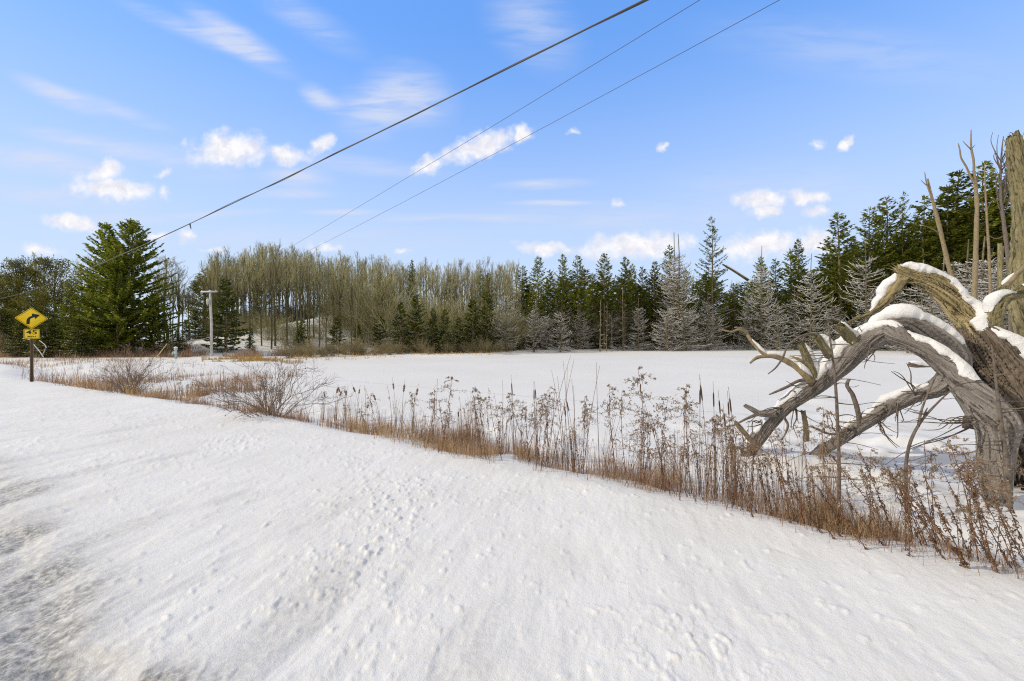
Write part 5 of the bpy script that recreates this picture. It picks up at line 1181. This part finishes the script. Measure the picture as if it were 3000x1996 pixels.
# ------------------------------------------------------------------ utility pole, wires, hydrant
PD = 40.0; pp = W(620, 1050, PD); pz = gz(pp[0], pp[1]); ptop = CAMZ + (HY - 850) / F * PD
tp = thing('utility_pole', 'pale grey wooden utility pole with one crossarm on the far snowy bank', 'utility pole', (pp[0], pp[1], pz))
hp = ptop - pz
mb = MB(); mb.tubes(np.array([(0, 0, -.2), (-.02, 0, hp * .5), (-.17, 0, hp)]), [.13, .115, .095], 12); link('pole', mb.mesh('pole', M_WHITEWOOD, True), tp)
ca = R(-8); axx = np.array([math.cos(ca), math.sin(ca), 0]); ctr = np.array([-.16, -.13, hp - .2])
mb = MB(); mb.box(ctr, (1.85, .09, .12), [[math.cos(ca), -math.sin(ca), 0], [math.sin(ca), math.cos(ca), 0], [0, 0, 1]]); arm = link('crossarm', mb.mesh('crossarm', M_WHITEWOOD), tp)
mb = MB(); mb.box(ctr + [0, 0, .075], (1.8, .085, .03), [[math.cos(ca), -math.sin(ca), 0], [math.sin(ca), math.cos(ca), 0], [0, 0, 1]]); link('snow', mb.mesh('arm_snow', M_SNOW), arm)
ins = []
for q in (-.82, .78):
    mb = MB(); mb.lathe([(0, 0), (.03, 0), (.055, .03), (.035, .06), (.055, .09), (.03, .13), (0, .14)], 10, ctr + axx * q + [0, 0, .06]); link('insulator', mb.mesh('insulator', M_PALEBLUE, True), tp); ins.append(ctr + axx * q + [0, 0, .2])
mb = MB(); mb.lathe([(0, 0), (.13, 0), (.14, .05), (.14, .5), (.09, .56), (0, .56)], 12, (-.14, -.28, hp - 1.45)); link('transformer_can', mb.mesh('transformer_can', M_WHITEWOOD, True), tp)
mb = MB(); mb.tubes(np.array([(-.0, .0, hp - .5), (-2.2, 1.2, hp * .42)]), [.012, .012], 5); link('guy_wire', mb.mesh('guy_wire', M_TWIG), tp)
def wire(name, label, pix, ga, gb, rad, m, ext, twist=False, endpt=None, extra=0):
    """a sagging wire in the vertical plane over ground points ga - gb that passes where pix shows it"""
    ga, gb = np.array(ga, float), np.array(gb, float); d = gb - ga; out_ = []
    for px, py in pix:
        t = (px - CX) / F; u = (ga[0] - t * ga[1]) / (t * d[1] - d[0]); p = ga + d * u; out_.append((u, CAMZ + (HY - py) / F * p[1]))
    o = np.array(sorted(out_)); k = np.polyfit(o[:, 0], o[:, 1], 2); uu = np.linspace(ext[0], ext[1], 160)
    P = np.stack([ga[0] + d[0] * uu, ga[1] + d[1] * uu, np.polyval(k, uu)], 1)
    if endpt is not None:
        f = sstep(.75, 1.0, uu / ext[1])[:, None]; P[:, 2:] += f * (endpt[2] - P[-1, 2]); P[:, :2] += f * (np.array(endpt[:2]) - P[-1, :2])
    t = thing(name, label, 'wire', tuple(P[0])); mb = MB()
    s = np.concatenate([[0], np.cumsum(np.linalg.norm(np.diff(P, axis=0), axis=1))])
    if twist:
        n2 = 900; s2 = np.linspace(0, s[-1], n2); Q = np.stack([np.interp(s2, s, P[:, i]) for i in range(3)], 1)
        T = unit(np.gradient(Q, axis=0)); S_ = unit(np.cross(T, [0, 0, 1.])); U_ = np.cross(S_, T); sub = MB()
        mb.tubes(Q, np.full(n2, rad), 8); link('cable', mb.mesh('cable', m, True), t).matrix_parent_inverse = Matrix.Translation(-Vector(t.location))
        ph = s2 * .9 + np.sin(s2 * .23) * 2; sl = .024 + .010 * np.sin(s2 * .41)
        sub.tubes(Q + (S_ * np.cos(ph)[:, None] + U_ * np.sin(ph)[:, None]) * sl[:, None] * .8, np.full(n2, rad * .55), 6); link('messenger_strand', sub.mesh('messenger_strand', m, True), t).matrix_parent_inverse = Matrix.Translation(-Vector(t.location))
        tg_ = MB(); c0 = Q[np.argmin(np.abs((Q[:, 0] / np.maximum(Q[:, 1], .1)) - (556 - CX) / F))]; tg_.tubes(np.array([c0, c0 + [.02, 0, -.08], c0 + [.05, 0, -.2]]), [.03, .02, .012], 5); link('tie', tg_.mesh('tie', m), t).matrix_parent_inverse = Matrix.Translation(-Vector(t.location))
    else:
        mb.tubes(P, np.full(len(P), rad), 6); link('strand', mb.mesh('strand', m, True), t).matrix_parent_inverse = Matrix.Translation(-Vector(t.location))
    return t
M_GUARD = paint('faded_yellow_plastic', (.70, .60, .25), .6)
M_CABLE, M_WIRE = paint('weathered_cable', (.075, .072, .068), .6), paint('dull_wire', (.05, .05, .05), .5)
wire('telephone_cable', 'thick twisted black cable running from the top of the sky to the left border', [(1899,0),(1500,193),(1114,386),(853,512),(556,654),(439,711),(274,780),(210,810),(0,875)], (1.94, 5.65), (-51.5, 40), .013, M_CABLE, (-.35, 1.25), True)
pl_ = np.array([pp[0], pp[1], pz])
wire('power_line', 'upper of the two thin wires, running to the left end of the crossarm', [(2050,0),(1500,336),(1355,423),(1203,515),(859,719),(820,742)], (2.9, 6.2), (ins[0] + pl_)[:2], .0048, M_WIRE, (-.5, 1.0), False, ins[0] + pl_)
wire('power_line', 'lower of the two thin wires, running to the right end of the crossarm', [(2284,0),(1500,423),(1311,525),(923,725),(860,757)], (4.17, 6.2), (ins[1] + pl_)[:2], .0048, M_WIRE, (-.5, 1.0), False, ins[1] + pl_)
hx, hy_ = at(515, 37.5); hz_ = gz(hx, hy_)
th_ = thing('hydrant', 'pale blue snow-capped dry hydrant pipe on the shaded far bank', 'hydrant', (hx, hy_, hz_)); hs_ = 1.12 / 1.2
mb = MB(); mb.lathe([(0, -.1), (.10, -.1), (.10, .45), (.13, .46), (.13, .52), (.10, .53), (.10, .82), (.14, .84), (.14, .90), (.10, .95), (.05, 1.0), (0, 1.0)], 12); link('barrel', mb.mesh('barrel', M_PALEBLUE, True), th_)
mb = MB(); mb.tubes(np.array([(-.08, 0, .62), (-.20, -.03, .62), (-.27, -.04, .5), (-.27, -.04, .36)]), [.07, .07, .065, .075], 8); link('outlet_pipe', mb.mesh('outlet_pipe', M_PALEBLUE, True), th_)
mb = MB(); mb.lathe([(.14, .98), (.16, 1.03), (.12, 1.11), (.05, 1.15), (0, 1.16)], 10); link('snow', mb.mesh('hydrant_snow', M_SNOW, True), th_)
gx_, gy_ = at(470, 38); tg2 = thing('guy_guard', 'slanted yellow guy-wire guard in front of the big evergreen', 'guy guard', (gx_, gy_, gz(gx_, gy_)))
mb = MB(); mb.tubes(np.array([(-.5, 0, -.1), (.62, 0, 1.35)]), [.028, .028], 8); link('guard_tube', mb.mesh('guard_tube', M_GUARD), tg2)
mb = MB(); mb.tubes(np.array([(.62, 0, 1.35), (4.3, 1.5, 6.2)]), [.01, .01], 5); link('wire', mb.mesh('guy_wire_upper', M_WIRE), tg2)
